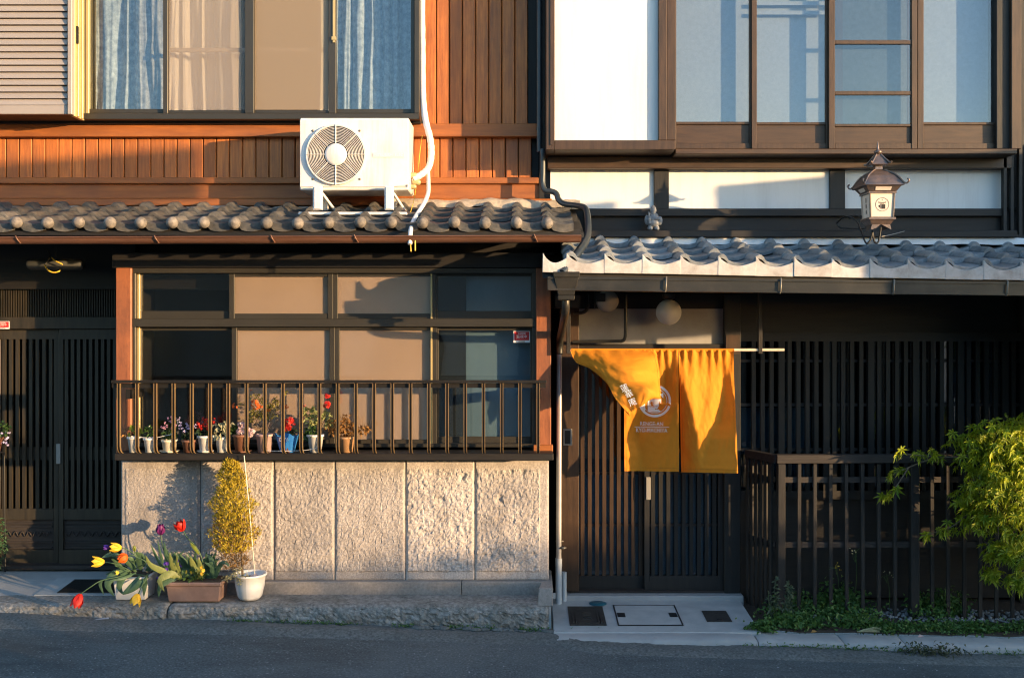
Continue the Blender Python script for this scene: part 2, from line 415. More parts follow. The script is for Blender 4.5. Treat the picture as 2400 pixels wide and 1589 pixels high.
HWALLB = mat('opposite_wall_pale', (.34,.31,.27), (.40,.37,.33), .85, 3)
HROOF = mat('opposite_roof', (.06,.062,.066), (.11,.11,.115), .6, 8)

# ------------------------------------------------------------------ ground, road, pavement
def road_z(x): return -.272 - .03 * x
mb = MB(); mb.add([(-400,-400,-1.3),(400,-400,-1.3),(400,400,-1.3),(-400,400,-1.3)], [(0,1,2,3)])
tag(mb.build('ground', CONCD), kind='structure')
mb = MB()
n = 60; xs = [-16 + 36*i/n for i in range(n+1)]; ys = [-.36, -.58, -1, -2, -4, -6, -8.2]
mb.add([(x, y, road_z(x)) for y in ys for x in xs],
       [(j*(n+1)+i, (j+1)*(n+1)+i, (j+1)*(n+1)+i+1, j*(n+1)+i+1) for j in range(len(ys)-1) for i in range(n)])
tag(mb.build('road', ASPH), kind='structure')
# the raised asphalt lip along the kerb
mb = MB()
prof = [(-.30, .020), (-.36, .024), (-.44, .026), (-.50, .022), (-.545, .010), (-.575, .001), (-.60, -.014)]
nx = 520; vs = []
for i in range(nx + 1):
    x = -6 + 13 * i / nx
    for (y, h) in prof:
        j = .012 * fbm(x*1.3, y*3, 5) + .008 * fbm(x*9, y*22, 2) + .004*fbm(x*30, y*40, 7)
        vs.append((x, y - (.16 if x > .17 else 0) * sstep(.1, .5, x) + .02*fbm(x*.8, 3, 1), road_z(x) + h + j * (1 if h > .01 else .3)))
k = len(prof)
mb.add(vs, [(i*k+j, i*k+j+1, (i+1)*k+j+1, (i+1)*k+j) for i in range(nx) for j in range(k-1)], True)
tag(mb.build('road_edge', CONCD), kind='structure')

# left pavement and pale drain pad
mb = MB()
mb.hexa([(-7,-.10,-.4),(-2.62,-.10,-.4),(-2.62,-.10,-.088),(-7,-.10,-.086),(-7,.75,-.4),(-2.62,.75,-.4),(-2.62,.75,-.012),(-7,.75,-.012)])
pav = tag(mb.build('pavement', CONC), kind='structure')
def on_pave(px, py):      # pixel on the sloping left pavement
    for i in range(60):
        y = -.12 + .9 * i / 60
        if WZ(py, y) <= -.0807 + .0869 * (y + .10) - .0 : break
    return y
def sheet(mb, pts, th):   # polygon of 3-d points (ccw from above) pulled down by th
    m = len(pts)
    mb.add([Vector(p) for p in pts] + [Vector(p) - Vector((0,0,th)) for p in pts],
           [tuple(range(m))] + [(i, i+m, (i+1) % m + m, (i+1) % m) for i in range(m)])
def lp(x, y, h=0): return (x, y, -.0875 + .0885 * (y + .10) + h)
mb = MB(); sheet(mb, [lp(-3.42,-.095,.004), lp(-2.63,-.095,.004), lp(-2.63,.27,.004), lp(-3.42,.27,.004)], .02)
mb.build('concrete_pad', CONCP, pav)

def cover(name, label, pts, m, zfun, h, detail=None):
    """flat lid let into the paving; pts are (x, y) corners"""
    c = Vector((sum(p[0] for p in pts)/4, sum(p[1] for p in pts)/4, 0)); c.z = zfun(c.x, c.y)
    t = thing(name, c, label, 'utility cover')
    mb = MB(); sheet(mb, [(x, y, zfun(x, y) + h) for x, y in pts], .02); mb.build('lid', m, t)
    return t
t = cover('drain_cover', 'black ribbed drain cover on the pale pad by the left doors',
          [(-3.28,-.055),(-2.87,-.055),(-2.87,.22),(-3.28,.22)], CASTI, lambda x, y: lp(x, y)[2], .009)
mb = MB()
for i in range(16):
    y = -.045 + i*.016
    mb.box(-3.27, y, lp(0,y)[2]+.010, -2.88, y+.006, lp(0,y)[2]+.014)
tag(mb.build('grate_ribs', IRON, t), kind='stuff')

# rough granite kerb stones on the left
def kerb_stone(x0, x1, zt, seed, parent):
    prof = []
    def seg(p, q, m):
        for i in range(m): prof.append((lerp(p[0], q[0], i/m), lerp(p[1], q[1], i/m)))
    seg((-.06, zt), (-.27, zt-.004), 7); seg((-.27, zt-.004), (-.315, zt-.016), 3); seg((-.315, zt-.016), (-.335, zt-.05), 4)
    seg((-.335, zt-.05), (-.33, zt-.24), 14); prof.append((-.33, zt-.24))
    nx = max(8, int((x1-x0)/.016)); k = len(prof); vs = []
    for i in range(nx+1):
        x = lerp(x0, x1, i/nx)
        ed = 1 - .9*math.exp(-min(x-x0, x1-x)/.012)
        for j, (y, z) in enumerate(prof):
            f = sstep(6, 11, j)
            d = fbm(x*6+seed, y*9, z*9, 3)*.012 + fbm(x*19+seed, y*26, z*26, 3)*.010 + fbm(x*52, y*52, z*52+seed, 3)*.008
            d *= f*.9 + .10
            vs.append((x, y - d*f + (1-ed)*.012, z + d*(1-f)*.8 - (1-ed)*.008))
    mb = MB()
    mb.add(vs, [(i*k+j, i*k+j+1, (i+1)*k+j+1, (i+1)*k+j) for i in range(nx) for j in range(k-1)], False)
    mb.add(vs[:k], [tuple(range(k))]); mb.add(vs[-k:], [tuple(range(k-1, -1, -1))])
    return mb.build('kerb_stone', KERB, parent)
kerb = tag(empty('kerb', (-2, -.2, -.3)), kind='structure')
kerb_stone(-6.5, -4.35, -.086, 3, kerb)
kerb_stone(-4.34, -2.418, -.086, 9, kerb)
kerb_stone(-2.409, .145, -.090, 17, kerb)
mb = MB(); mb.hexa([W(1259,1421,-.30)+Vector((0,0,0)), W(1296,1421,-.30), W(1296,1378,-.27), W(1263,1378,-.27),
                    W(1259,1421,-.30)+Vector((.02,.22,0)), W(1296,1421,-.30)+Vector((0,.22,0)), W(1296,1378,-.27)+Vector((0,.18,0)), W(1263,1378,-.27)+Vector((.02,.18,0))])
mb.build('end_stone', STONE2, kerb, .006)
# moss and small stones under the kerb
mb = MB()
for i in range(34):
    x = rnd.uniform(-.75, .15); w = rnd.uniform(.02, .07)
    mb.ball((x, -.37 - rnd.uniform(0,.03), road_z(x) + .028), w*.5, 7, 5, (1.6, .7, .5))
tag(mb.build('rubble', CONCD), 'small broken stones and mortar under the granite kerb', 'rubble', kind='stuff')

# right entrance slab, step, kerb strip and planting bed
mb = MB(); mb.hexa([(.177,-.43,-.45),(1.545,-.43,-.45),(1.545,-.43,-.240),(.177,-.43,-.238),(.177,.25,-.45),(1.545,.25,-.45),(1.545,.25,-.199),(.177,.25,-.199)])
tag(mb.build('entrance_slab', CONCP, None, .004), kind='structure')
def rp(x, y): return -.2385 + (y + .43) * .0575
mb = MB(); mb.box(.25, .20, -.3, 1.57, .60, -.168); mb.build('door_step', CONC, bpy.data.objects['entrance_slab'], .006)
kr = tag(empty('kerb', (2, -.5, -.3)), kind='structure')
cuts = [.177, 1.50, 2.06, 2.46, 3.3, 4.6, 6.5]
for i in range(len(cuts)-1):
    x0, x1 = cuts[i]+.003, cuts[i+1]-.003; m = max(6, int((x1-x0)/.02)); vs = []
    prof = [(-.40,-.243), (-.47,-.246), (-.535,-.250), (-.553,-.262), (-.556,-.30), (-.556,-.42)]
    for q in range(m+1):
        x = lerp(x0, x1, q/m); dz = -.022*max(0, x-1.3)
        for j, (y, z) in enumerate(prof):
            vs.append((x, y + .006*fbm(x*12, y*9, i, 4), z + dz + .005*fbm(x*10, y*14, i+4, 4) - (.01*math.exp(-min(x-x0, x1-x)/.02))))
    k = len(prof); mb = MB()
    mb.add(vs, [(a*k+j, a*k+j+1, (a+1)*k+j+1, (a+1)*k+j) for a in range(m) for j in range(k-1)], True)
    mb.add(vs[:k], [tuple(range(k))]); mb.add(vs[-k:], [tuple(range(k-1,-1,-1))])
    mb.build('kerb_stone', CONC, kr)
mb = MB(); n = 40; vs = []
for j in range(12):
    for i in range(n+1):
        x = 1.55 + 5*i/n; y = -.41 + 1.2*j/11
        vs.append((x, y, -.232 - .022*max(0, x-1.3)*(1-j/11.) + .014*fbm(x*7, y*7, 1, 4)))
mb.add(vs, [(j*(n+1)+i, j*(n+1)+i+1, (j+1)*(n+1)+i+1, (j+1)*(n+1)+i) for j in range(11) for i in range(n)], True)
tag(mb.build('planting_bed', SOIL), kind='structure')
mb = MB()
for i in range(900):
    x = rnd.uniform(1.75, 3.9); y = rnd.uniform(-.16, .12); s = rnd.uniform(.006, .017)
    z = -.226 - .022*max(0, x-1.3)*(1-(y+.41)/1.2)
    o = len(mb.v); mb.ball((x, y, z+s*.4), s, 5, 3, (1, .9, .6))
tag(mb.build('gravel', GRAVEL), 'loose grey gravel spread along the foot of the wooden fence', 'gravel', kind='stuff')

t = cover('meter_cover', 'black cast iron meter cover nearest the grey downpipe',
          [(.288,-.31),(.536,-.31),(.536,.07),(.288,.07)], CASTI, rp, .0045)
mb = MB()
for (x0,x1) in ((.312,.322),(.332,.340),(.484,.492),(.502,.512)): mb.box(x0, -.28, rp(0,-.1)-.006, x1, .04, rp(0,-.1)+.010)
for y in (-.28, .03): mb.box(.345, y, rp(0,y)+.002, .48, y+.012, rp(0,y)+.010)
for i in range(5): mb.box(.385, -.20+i*.035, rp(0,-.2+i*.035)+.002, .445, -.187+i*.035, rp(0,-.2+i*.035)+.010)
mb.build('raised_ribs', CASTI, t)
t = thing('round_lid', (.50,.115,rp(0,.115)), 'small round teal lid set in the entrance slab', 'utility cover')
mb = MB(); mb.lathe([(.001,.006),(.062,.006),(.064,.002)], (.508,.135,rp(0,.135)), 28); mb.build('lid', TEAL, t)
t = thing('access_panel', (.82,-.1,rp(0,-.1)), 'large concrete access panel framed by dark metal strips', 'utility cover')
mb = MB(); sheet(mb, [(.62,-.305,rp(0,-.305)+.004),(1.045,-.305,rp(0,-.305)+.004),(1.045,.09,rp(0,.09)+.004),(.62,.09,rp(0,.09)+.004)], .02); mb.build('panel', CONCP, t)
mb = MB()
for (x0,y0,x1,y1) in ((.612,-.31,.621,.10),(1.044,-.31,1.053,.10),(.621,.09,1.044,.097),(.621,-.31,1.044,-.304)):
    sheet(mb, [(x0,y0,rp(0,y0)+.006),(x1,y0,rp(0,y0)+.006),(x1,y1,rp(0,y1)+.006),(x0,y1,rp(0,y1)+.006)], .02)
for x0 in (.626, .985): sheet(mb, [(x0,-.15,rp(0,-.15)+.007),(x0+.053,-.15,rp(0,-.15)+.007),(x0+.053,-.07,rp(0,-.07)+.007),(x0,-.07,rp(0,-.07)+.007)], .02)
mb.build('metal_frame', IRON, t)
t = cover('dark_cover', 'plain black square cover on the slab nearest the weeds', [(1.225,-.235),(1.395,-.235),(1.395,-.02),(1.225,-.02)], CASTI, rp, .0045)
mb = MB(); mb.lathe([(.001,.008),(.016,.008),(.018,.003)], (1.315,-.20,rp(0,-.2)), 14); mb.build('lift_hole', INK, t)

# ------------------------------------------------------------------ roof tiles shared by both houses
def tile_mesh(name, P, L, th, pan, roll, frac, lip=0.0, m=None):
    us = [0, .04, .10, .17, .24, .30, .36, .45, .54, .63, .72, .81, .90, 1.0]
    def h(u):
        u2 = u
        if u2 < frac: return roll * math.sin(math.pi * u2 / frac) ** .8 + .011*(1 - u2/frac)
        return -pan * math.sin(math.pi * (u2 - frac) / (1 - frac))
    us = [u * 1 for u in us]
    rows = [(0.0, -.006), (.012, 0.0), (L*.5, 0.0), (L, 0.0)]
    k = len(us); vs = []
    for (y, dz) in rows:
        for u in us: vs.append(((u - frac/2) * P * 1.0, y, h(u) + dz))
    o = len(vs)
    for u in us: vs.append(((u - frac/2) * P, .0, h(u) - th - lip))
    for u in us: vs.append(((u - frac/2) * P, L, h(u) - th))
    fs = []; sm = []
    mb = MB()
    mb.add(vs, [(j*k+i, j*k+i+1, (j+1)*k+i+1, (j+1)*k+i) for j in range(3) for i in range(k-1)], True)
    mb.add(vs, [(o+i, o+i+1, i+1, i) for i in range(k-1)])                        # front edge
    mb.add(vs, [(o+k+i, o+k+i+1, o+i+1, o+i) for i in range(k-1)])                # underside
    mb.add(vs, [(o, 0, k, 2*k, 3*k, o+k), (o+k-1, o+2*k-1, 4*k-1, 3*k-1, 2*k-1, k-1)])
    return mb.mesh(name, m or TILE)

def tile_roof(parent, xs, eave, slope, expo, nrows, P, pan, roll, frac, lip, th=.022, m=None):
    delta = math.asin(th / expo)
    plain = tile_mesh('roof_tile', P, expo * 1.25, th, pan, roll, frac, 0, m)
    first = tile_mesh('eave_tile', P, expo * 1.25, th, pan, roll, frac, lip, m)
    for r in range(nrows):
        for i, x in enumerate(xs):
            q = r * expo
            e0 = eave(x)
            loc = (x + rnd.uniform(-.002, .002), e0[0] + q*math.cos(slope) , e0[1] + q*math.sin(slope) + th + rnd.uniform(-.0015, .0015))
            link('roof_tile' if r else 'eave_tile', first if r == 0 else plain, parent, loc, (slope - delta + rnd.uniform(-.012,.012), rnd.uniform(-.02,.02), rnd.uniform(-.014,.014)))

# ------------------------------------------------------------------ red plank house (left half)
LH = thing('red_plank_house', (-1.8, .3, 0), 'old house with red stained plank upper floor and granite base', 'house')
YW = .25
# solid wall behind planks, leaving the window room open
mb = MB()
mb.box(-6, .30, 2.40, WX(190,.3), .9, 5.6)
mb.box(WX(190,.3), .30, 2.40, WX(985,.3), .36, WZ(268,.3))
mb.box(WX(985,.3), .30, 2.40, .085, .9, 5.6)
mb.box(WX(190,.3), .30, WZ(-200,.3), WX(985,.3), .9, 5.6)
mb.box(-6, 1.6, -.2, .085, 1.75, 5.6)
mb.box(-6, .9, 2.3, .085, 1.6, 2.4)
mb.build('wall', DARK, LH)
mb = MB(); mb.box(.03, .45, -.3, .172, .95, 5.6); mb.build('party_wall', DARK, LH)
mb = MB(); mb.box(-6.2,-.75,5.6,.085,2.2,5.75); mb.build('roof', HROOF, LH)
# planks
lower = empty('plank_wall', (-1.8, YW, 2.9), LH)
def plank_mesh(w, h):
    g = .0035
    m = MB(); m.add([(g,.006,0),(2*g,0,0),(w-2*g,0,0),(w-g,.006,0),(g,.006,h),(2*g,0,h),(w-2*g,0,h),(w-g,.006,h),(0,.03,0),(w,.03,0),(0,.03,h),(w,.03,h)],
        [(0,1,5,4),(1,2,6,5),(2,3,7,6),(8,0,4,10),(3,9,11,7),(0,8,9,3,2,1)])
    return m.mesh('plank', RED)
pw = 30.8*7.25/F_PX
z0, z1 = WZ(416,YW), WZ(320,YW)
pm = plank_mesh(pw, z1-z0)
for i in range(-16, 42):
    x = WX(14 + 30.8*i, YW)
    if x > .02 - pw*.0: break
    link('plank', pm, lower, (x, YW, z0))
upper = empty('plank_wall', (-.3, YW, 4), LH)
pw2 = 30.7*7.25/F_PX; z0 = WZ(291,YW)
pm2 = plank_mesh(pw2, 5.6-z0)
for i in range(-1, 9):
    x = WX(1022.5 + 30.7*i, YW)
    if x + pw2 > .09: break
    link('plank', pm2, upper, (x, YW, z0))
# beams
for (y0, y1, Y, dep, xr, nm) in ((290,320.5,.195,.1,1260,'beam'), (416,430.5,.20,.1,1262,'beam'), (432,466,.228,.1,1292,'beam'), (466,482,.175,.12,1294,'beam')):
    mb = MB(); mb.pb(-700, y0, xr, y1, Y, dep); mb.build(nm, REDH, LH, .004)
mb = MB(); mb.pb(-700, 276, 985, 290, .16, .14); mb.build('under_frame_shade', DARKH, LH)  # dark strip standing in for the shadow under the window frame
# upper window
uw = empty('upper_window', (-1.9, .12, 3.3), LH)
TOP = -190
mb = MB(); mb.pb(183, 266, 983, 280, .085, .2); mb.pb(183, TOP-14, 983, TOP, .085, .2); mb.pb(971, TOP, 983, 266, .09, .2)
mb.pb(183, TOP, 197, 266, .10, .2)
mb.build('frame', BRONZE, uw, .003)
for (x0, x1, Y) in ((197,208,.13), (382,393,.11), (574,595,.105), (770,787,.11), (963,971,.14)):
    mb = MB(); mb.pb(x0, TOP, x1, 266, Y, .035); mb.build('sash_stile', GOLDAL if x0 < 200 else BRONZE, uw, .002)  # first stile coloured as sunlit
for (x0, x1, y0, y1, Y) in ((208,382,256,266,.14), (393,574,259,266,.125), (595,770,259,266,.125), (787,963,256,266,.14)):
    mb = MB(); mb.pb(x0, y0, x1, y1, Y, .03); mb.build('sash_rail', BRONZE, uw, .002)
for (x0, x1) in ((393,574),(595,770)):
    mb = MB(); mb.pb(x0, 113, x1, 122, .185, .02); mb.build('sash_rail', SLATM, uw)
for (x0, x1, m, Y) in ((208,382,GLASSR,.15), (787,963,GLASSR,.15), (393,574,SCREEN,.135), (595,770,SCREEN2,.135)):
    mb = MB(); mb.pb(x0, TOP, x1, 258, Y, .004); mb.build('pane' if m is GLASSR else 'insect_screen', m, uw)
mb = MB(); mb.pb(780,TOP,785,100,.1,.01); mb.pb(777,86,787,94,.095,.02); mb.build('latch', GOLDAL, uw)
def curtain(x0, x1, Y, m, freq, amp, seed, y1=285, parent=uw, y0=TOP, n=90):
    mb = MB(); vs = []
    rows = 14
    for j in range(rows+1):
        v = j / rows
        for i in range(n+1):
            u = i/n
            ph = freq*u*6.283 + 3.2*fbm(u*3.1, seed, v*.5) + 1.2*fbm(u*9, v*1.5, seed) + seed
            yy = Y + amp*(math.sin(ph) + .45*math.sin(2.3*ph+1)) * (.5+.5*v) + .01*fbm(u*9, v*3, seed)
            p = W(lerp(x0, x1, u) + 3*fbm(u*3, v*2, seed), lerp(y0, y1, v), .32)
            vs.append((p.x, yy, p.z))
    mb.add(vs, [(j*(n+1)+i, (j+1)*(n+1)+i, (j+1)*(n+1)+i+1, j*(n+1)+i+1) for j in range(rows) for i in range(n)], True)
    return mb.build('curtain', m, parent)
curtain(203, 392, .30, BCURT, 5, .026, 1.0)
curtain(400, 566, .30, WCURT, 5, .028, 2.5)
curtain(745, 792, .30, WCURT, 1.5, .02, 4.2)
curtain(782, 972, .30, BCURT, 6, .032, 6.1)
mb = MB(); mb.box(WX(185,.3)-.0, .9, 2.9, WX(985,.3), .93, 5.2); mb.build('room_back', ROOMD, uw)
# shutter box with its slatted front
sb = empty('shutter_box', (-3.4, -.1, 3.3), LH)
mb = MB()
mb.pb(-700, 247, 158, 268, -.085, .03); mb.pb(158, TOP, 168, 268, -.105, .05)
mb.pb(-700, TOP-16, 168, TOP, -.10, .3)
mb.build('frame', SLATM, sb, .003)
mb = MB(); q = W(168, 268, -.10); mb.box(q.x-.03, -.05, q.z-.004, q.x, .10, WZ(TOP,-.1)); mb.box(q.x-.0, -.02, q.z, q.x+.012, .0, WZ(TOP,-.1)); mb.box(q.x, .045, q.z, q.x+.012, .06, WZ(TOP,-.1))
mb.build('side_panel', GOLDAL, sb, .002)  # sunny side of the box, its light carried by the gold colour
mb = MB(); mb.box(q.x+.001, -.035, WZ(96,-.1), q.x+.013, -.02, WZ(55,-.1)); mb.build('handle', IRON, sb)
mb = MB(); mb.box(-6, -.06, q.z+.004, q.x-.032, .22, WZ(TOP,-.1)); mb.build('backing', DARK, sb)
sp = 15.7*6.92/F_PX; xr = WX(158, -.08); xl = -5.4
m1 = MB(); m1.add([(xl,-.010,0),(xr,-.010,0),(xr,-.004,.004),(xl,-.004,.004),(xl,.006,sp-.006),(xr,.006,sp-.006),(xl,.02,sp),(xr,.02,sp),(xl,.018,0),(xr,.018,0)],
                  [(0,1,2,3)[::-1] if 0 else (0,1,5,4),(4,5,7,6),(8,9,1,0)])
sm_ = m1.mesh('slat', SLATM)
zb = WZ(247, -.08); nsl = int((WZ(TOP,-.08)-zb)/sp)
for i in range(nsl): link('slat', sm_, sb, (0, -.078, zb + i*sp))

# lower tiled roof
roofL = empty('lower_roof', (-1.8, -.1, 2.5), LH)
SL = math.radians(16.5)
pitch = 73.7*6.45/F_PX
x_first = WX(31, -.55)
xsL = [x_first + pitch*k for k in range(-10, 18)]
eaveL = lambda x: (-.50, 2.435 + .0*x)
tile_roof(roofL, xsL, eaveL, SL, .195, 4, pitch, .012, .027, .34, .030, .028)
bm_ = MB(); bm_.ball((0,0,0), .039, 18, 12); ballm = bm_.mesh('eave_ball', BALLM)
for x in xsL: link('eave_ball', ballm, roofL, (x + rnd.uniform(-.003,.003), -.515, 2.452 + rnd.uniform(-.004,.004)), (rnd.uniform(0,6), rnd.uniform(0,6), 0))
mb = MB()
vs = []; n = 220
for i in range(n+1):
    x = -6 + 6.38*i/n
    for j, (y, z) in enumerate(((.20, 2.70), (.16, 2.695), (.115, 2.672), (.10, 2.63))):
        vs.append((x, y + .018*fbm(x*6, j, 2), z - .004 + .022*fbm(x*5, j*.4, 7, 5) - (.05 if x < -1.0 else 0)))
mb.add(vs, [(i*4+j, (i+1)*4+j, (i+1)*4+j+1, i*4+j+1) for i in range(n) for j in range(3)], True)
mb.build('mortar_bedding', MORTAR, roofL)
mb = MB(); mb.hexa([(-6,-.46,2.395),(.355,-.46,2.395),(.355,-.46,2.418),(-6,-.46,2.418),(-6,.30,2.60),(.355,.30,2.60),(.355,.30,2.635),(-6,.30,2.635)])
mb.build('roof_boards', DARKH, roofL)
mb = MB(); mb.box(-6,-.475,2.375,.35,-.445,2.402); mb.build('fascia', DARKH, roofL)
for i in range(30):
    x = -5.9 + i*.215
    mb = MB(); mb.hexa([(x,-.44,2.345),(x+.04,-.44,2.345),(x+.04,-.44,2.392),(x,-.44,2.392),(x,.30,2.55),(x+.04,.30,2.55),(x+.04,.30,2.598),(x,.30,2.598)])
    mb.build('rafter', DARK, roofL)
# copper brown half-round gutter
gut = empty('gutter', (-1.8, -.56, 2.35), LH)
def half_gutter(x0, x1, yc, zf, r, m, parent, name='trough', n=30):
    mb = MB(); pr = []
    for k in range(11):
        an = math.pi * (1 + k/10); pr.append((math.cos(an)*r, math.sin(an)*r*1.05))
    pr = [(pr[0][0]-.005, .004)] + pr + [(pr[-1][0]+.003, .003)] + [(math.cos(math.pi*(2-k/10))*(r-.003), math.sin(math.pi*(2-k/10))*(r-.003)*1.05) for k in range(11)]
    k = len(pr); vs = []
    for i in range(n+1):
        x = lerp(x0, x1, i/n)
        for (y, z) in pr: vs.append((x, yc + y, zf(x) + z))
    mb.add(vs, [(i*k+j, i*k+(j+1) % k, (i+1)*k+(j+1) % k, (i+1)*k+j) for i in range(n) for j in range(k)], True)
    mb.add(vs[-k:], [tuple(range(k))]); mb.add(vs[:k], [tuple(range(k-1,-1,-1))])
    return mb.build(name, m, parent)
gz = lambda x: 2.354 + .003*x
half_gutter(-6, WX(1362,-.58), -.575, gz, .036, COPG, gut)
mb = MB(); mb.tube([(-6,-.613,gz(-6)+.004),(WX(1362,-.6),-.613,gz(.3)+.004)], .0055, 8); mb.build('rolled_rim', COPG, gut)
for px in (44, 368, 640, 835, 1255):
    x = WX(px, -.6); mb = MB()
    mb.tube(smooth_path([(x-.01,-.622,gz(x)+.012),(x,-.62,gz(x)-.01),(x+.012,-.60,gz(x)-.034)], 6), .0045, 6); mb.build('bracket', COPG, gut)
mb = MB(); vs = []
for i in range(260):
    x = rnd.uniform(WX(640,-.58), WX(900,-.58)); mb.ball((x, -.575+rnd.uniform(-.025,.025), gz(x)-.012+rnd.uniform(0,.018)), rnd.uniform(.004,.011), 5, 3, (1.3,1,.6))
tag(mb.build('leaf_litter', MORTAR, gut), kind='stuff')

# eave header, pillars, window wall below
mb = MB(); mb.pb(262, 592, 1300, 628, .0, .2); mb.build('header_beam', DARKH, LH, .004)
mb = MB(); mb.box(-6, .42, 2.06, WX(262,.02), .52, 2.6); mb.build('eave_wall', DARKH, LH)
mb = MB(); mb.box(WX(300,.2), .2, 2.05, .09, .3, 2.5); mb.build('eave_wall', DARKH, LH)
mb = MB(); mb.pb(271, 628, 307.5, 1076, -.02, .13); mb.build('pillar', REDP, LH, .005)
mb = MB(); mb.pb(1256, 628, 1291.5, 1066, -.02, .13); mb.build('pillar', REDP, LH, .005)
mb = MB(); mb.pb(1250, 1043, 1296, 1078, -.05, .06); mb.build('sill_end', REDH, LH, .004)
mat('sky_reflection_teal', (.14,.20,.23), (.22,.29,.32), .7, 2.2, (1,1,.6))  # colour of the sky reflected in the right panes
lw = empty('lower_window', (-1.4, 0, 1.2), LH)
mb = MB()
mb.pb(307.5, 629, 1256, 640, .0, .14); mb.pb(307.5, 1040, 1256, 1048, -.005, .15); mb.pb(307.5, 747, 1256, 766, -.004, .13)
mb.pb(307.5, 640, 317, 747, .0, .13); mb.pb(307.5, 766, 317, 1040, .0, .13); mb.pb(1247, 640, 1256, 747, .0, .13); mb.pb(1247, 766, 1256, 1040, .0, .13)
mb.build('frame', BRONZE, lw, .002)
mb = MB(); mb.pb(317, 640, 327, 747, .04, .05); mb.pb(317, 766, 327, 1040, .04, .05); mb.build('sun_painted_track', GOLDAL, lw, .002)  # track strips with sunlight painted in as gold
# sashes: x0 x1 y0 y1 plane, glass kind
sashes = [(327,537,636,729,.07,'d'), (549,768,648,735,.045,'t'), (791,1009,648,735,.045,'t'), (1025,1244,648,729,.07,'b'),
          (327,543,775,1032,.07,'d'), (555,772,774,1030,.045,'t'), (795,1012,774,1030,.045,'t'), (1028,1243,775,1023,.07,'b')]
for (x0, x1, y0, y1, Y, kind) in sashes:
    up = y1 < 760
    ya, yb = (640, 747) if up else (766, 1040)
    mb = MB()
    xa = {327: 327, 549: 537, 555: 543, 791: 768, 795: 772, 1025: 1009, 1028: 1012}[x0]
    xb = x1 if kind != 'b' else 1247
    if kind == 'd': xb = x1 + 6
    mb.pb(xa, ya, max(x0, xa + 4), yb, Y-.01, .03)
    mb.pb(x1 - (0 if kind != 'd' else 0), ya, x1 + (12 if kind == 't' else 5), yb, Y-.012, .03)
    mb.pb(max(x0, xa+4), ya, x1, y0, Y-.008, .026); mb.pb(max(x0, xa+4), y1, x1, yb, Y-.008, .026)
    mb.build('sash_frame', BRONZE, lw, .0015)
    mb = MB(); mb.pb(max(x0, xa+4), y0, x1, y1, Y, .004)
    mb.build('pane', GLASSR if kind == 'b' else GLASSL, lw)
    if kind == 't':
        mb = MB(); mb.pb(x0-3, y0-4, x1+6, y1+6, Y+.012, .004); mb.build('frosted_sheet', FROST, lw)
for (y0, y1) in ((640,747),(766,1040)):
    mb = MB(); mb.pb(1009, y0, 1013, y1, .02, .03); mb.build('sun_painted_track', GOLDAL, lw, .001)
    mb = MB(); mb.pb(1026, y0, 1092, y1, .12, .02); mb.build('dark_reflection_sheet', ROOMD, lw)  # dark sheet standing in for the reflected houses opposite
    mb = MB(); mb.pb(1090, y0, 1250, y1, .14, .004); mb.build('sky_reflection_sheet', MATS['sky_reflection_teal'], lw)  # teal sheet standing in for the reflected sky
    mb = MB(); mb.pb(319, y0, 552, y1, .5, .02); mb.build('room_back', ROOMD, lw)
mb = MB(); mb.box(-2.85, .6, .9, .08, .62, 2.2); mb.build('inner_wall', ROOMD, lw)
# security sticker on the pane
def sticker(parent, x0, y0, x1, y1, Y):
    st = empty('sticker', W((x0+x1)/2, y1, Y), parent)
    mb = MB(); mb.pb(x0, y0, x1, y1, Y, .002); mb.build('sticker_sheet', STKW, st)
    w, h = x1-x0, y1-y0
    mb = MB(); mb.pb(x0+w*.05, y0+h*.06, x1-w*.05, y0+h*.80, Y-.0015, .001); mb.build('red_field', STKR, st)
    mb = MB(); c = W((x0+x1)/2, y0+h*.22, Y); s = (DIST+Y)/F_PX
    put_text(mb, '24時間', lambda x, y: (c.x+x, Y-.003, c.z+y), h*.17*s, w*.46*s)
    c2 = W((x0+x1)/2, y0+h*.47, Y)
    put_text(mb, '監視中', lambda x, y: (c2.x+x, Y-.003, c2.z+y), h*.27*s, w*.62*s)
    mb.build('lettering', LTXT, st)
    mb = MB(); mb.pb(x0+w*.3, y0+h*.87, x1-w*.3, y0+h*.94, Y-.0015, .001); mb.build('small_print', INK, st)
sticker(lw, 1203.5, 776, 1242, 803, .064)

# shelf board and the railing in front of the window
mb = MB(); mb.pb(268, 1062.5, 1297, 1079, -.20, .22); mb.build('shelf_board', DARKH, LH, .004)
ra = empty('railing', (-1.4, -.25, .9), LH)
YR = -.27
mb = MB(); mb.pb(260, 891, 1281, 898, YR-.012, .03); mb.build('top_rail', RAILD, ra, .002)
mb = MB(); mb.pb(262, 898.5, 1279, 909, YR+.012, .006); mb.build('rail_flange', RAILD, ra)
zt, zb = WZ(898, YR), WZ(1063, YR+.06)
m1 = MB()
path = [(0, zt), (0, zb+.12), (.0, zb+.055), (.008, zb+.03), (.025, zb+.012), (.05, zb+.004)]
for sx in (-.0105, .0072):
    for (p, q) in zip(path[:-1], path[1:]):
        m1.hexa([(sx,p[0]-.004,q[1]) if 0 else (sx,q[0]-.004,q[1]), (sx+.0033,q[0]-.004,q[1]), (sx+.004,p[0]-.004,p[1]), (sx,p[0]-.004,p[1]),
                 (sx,q[0]+.012,q[1]), (sx+.004,q[0]+.012,q[1]), (sx+.004,p[0]+.012,p[1]), (sx,p[0]+.012,p[1])])
m1.cur = 1
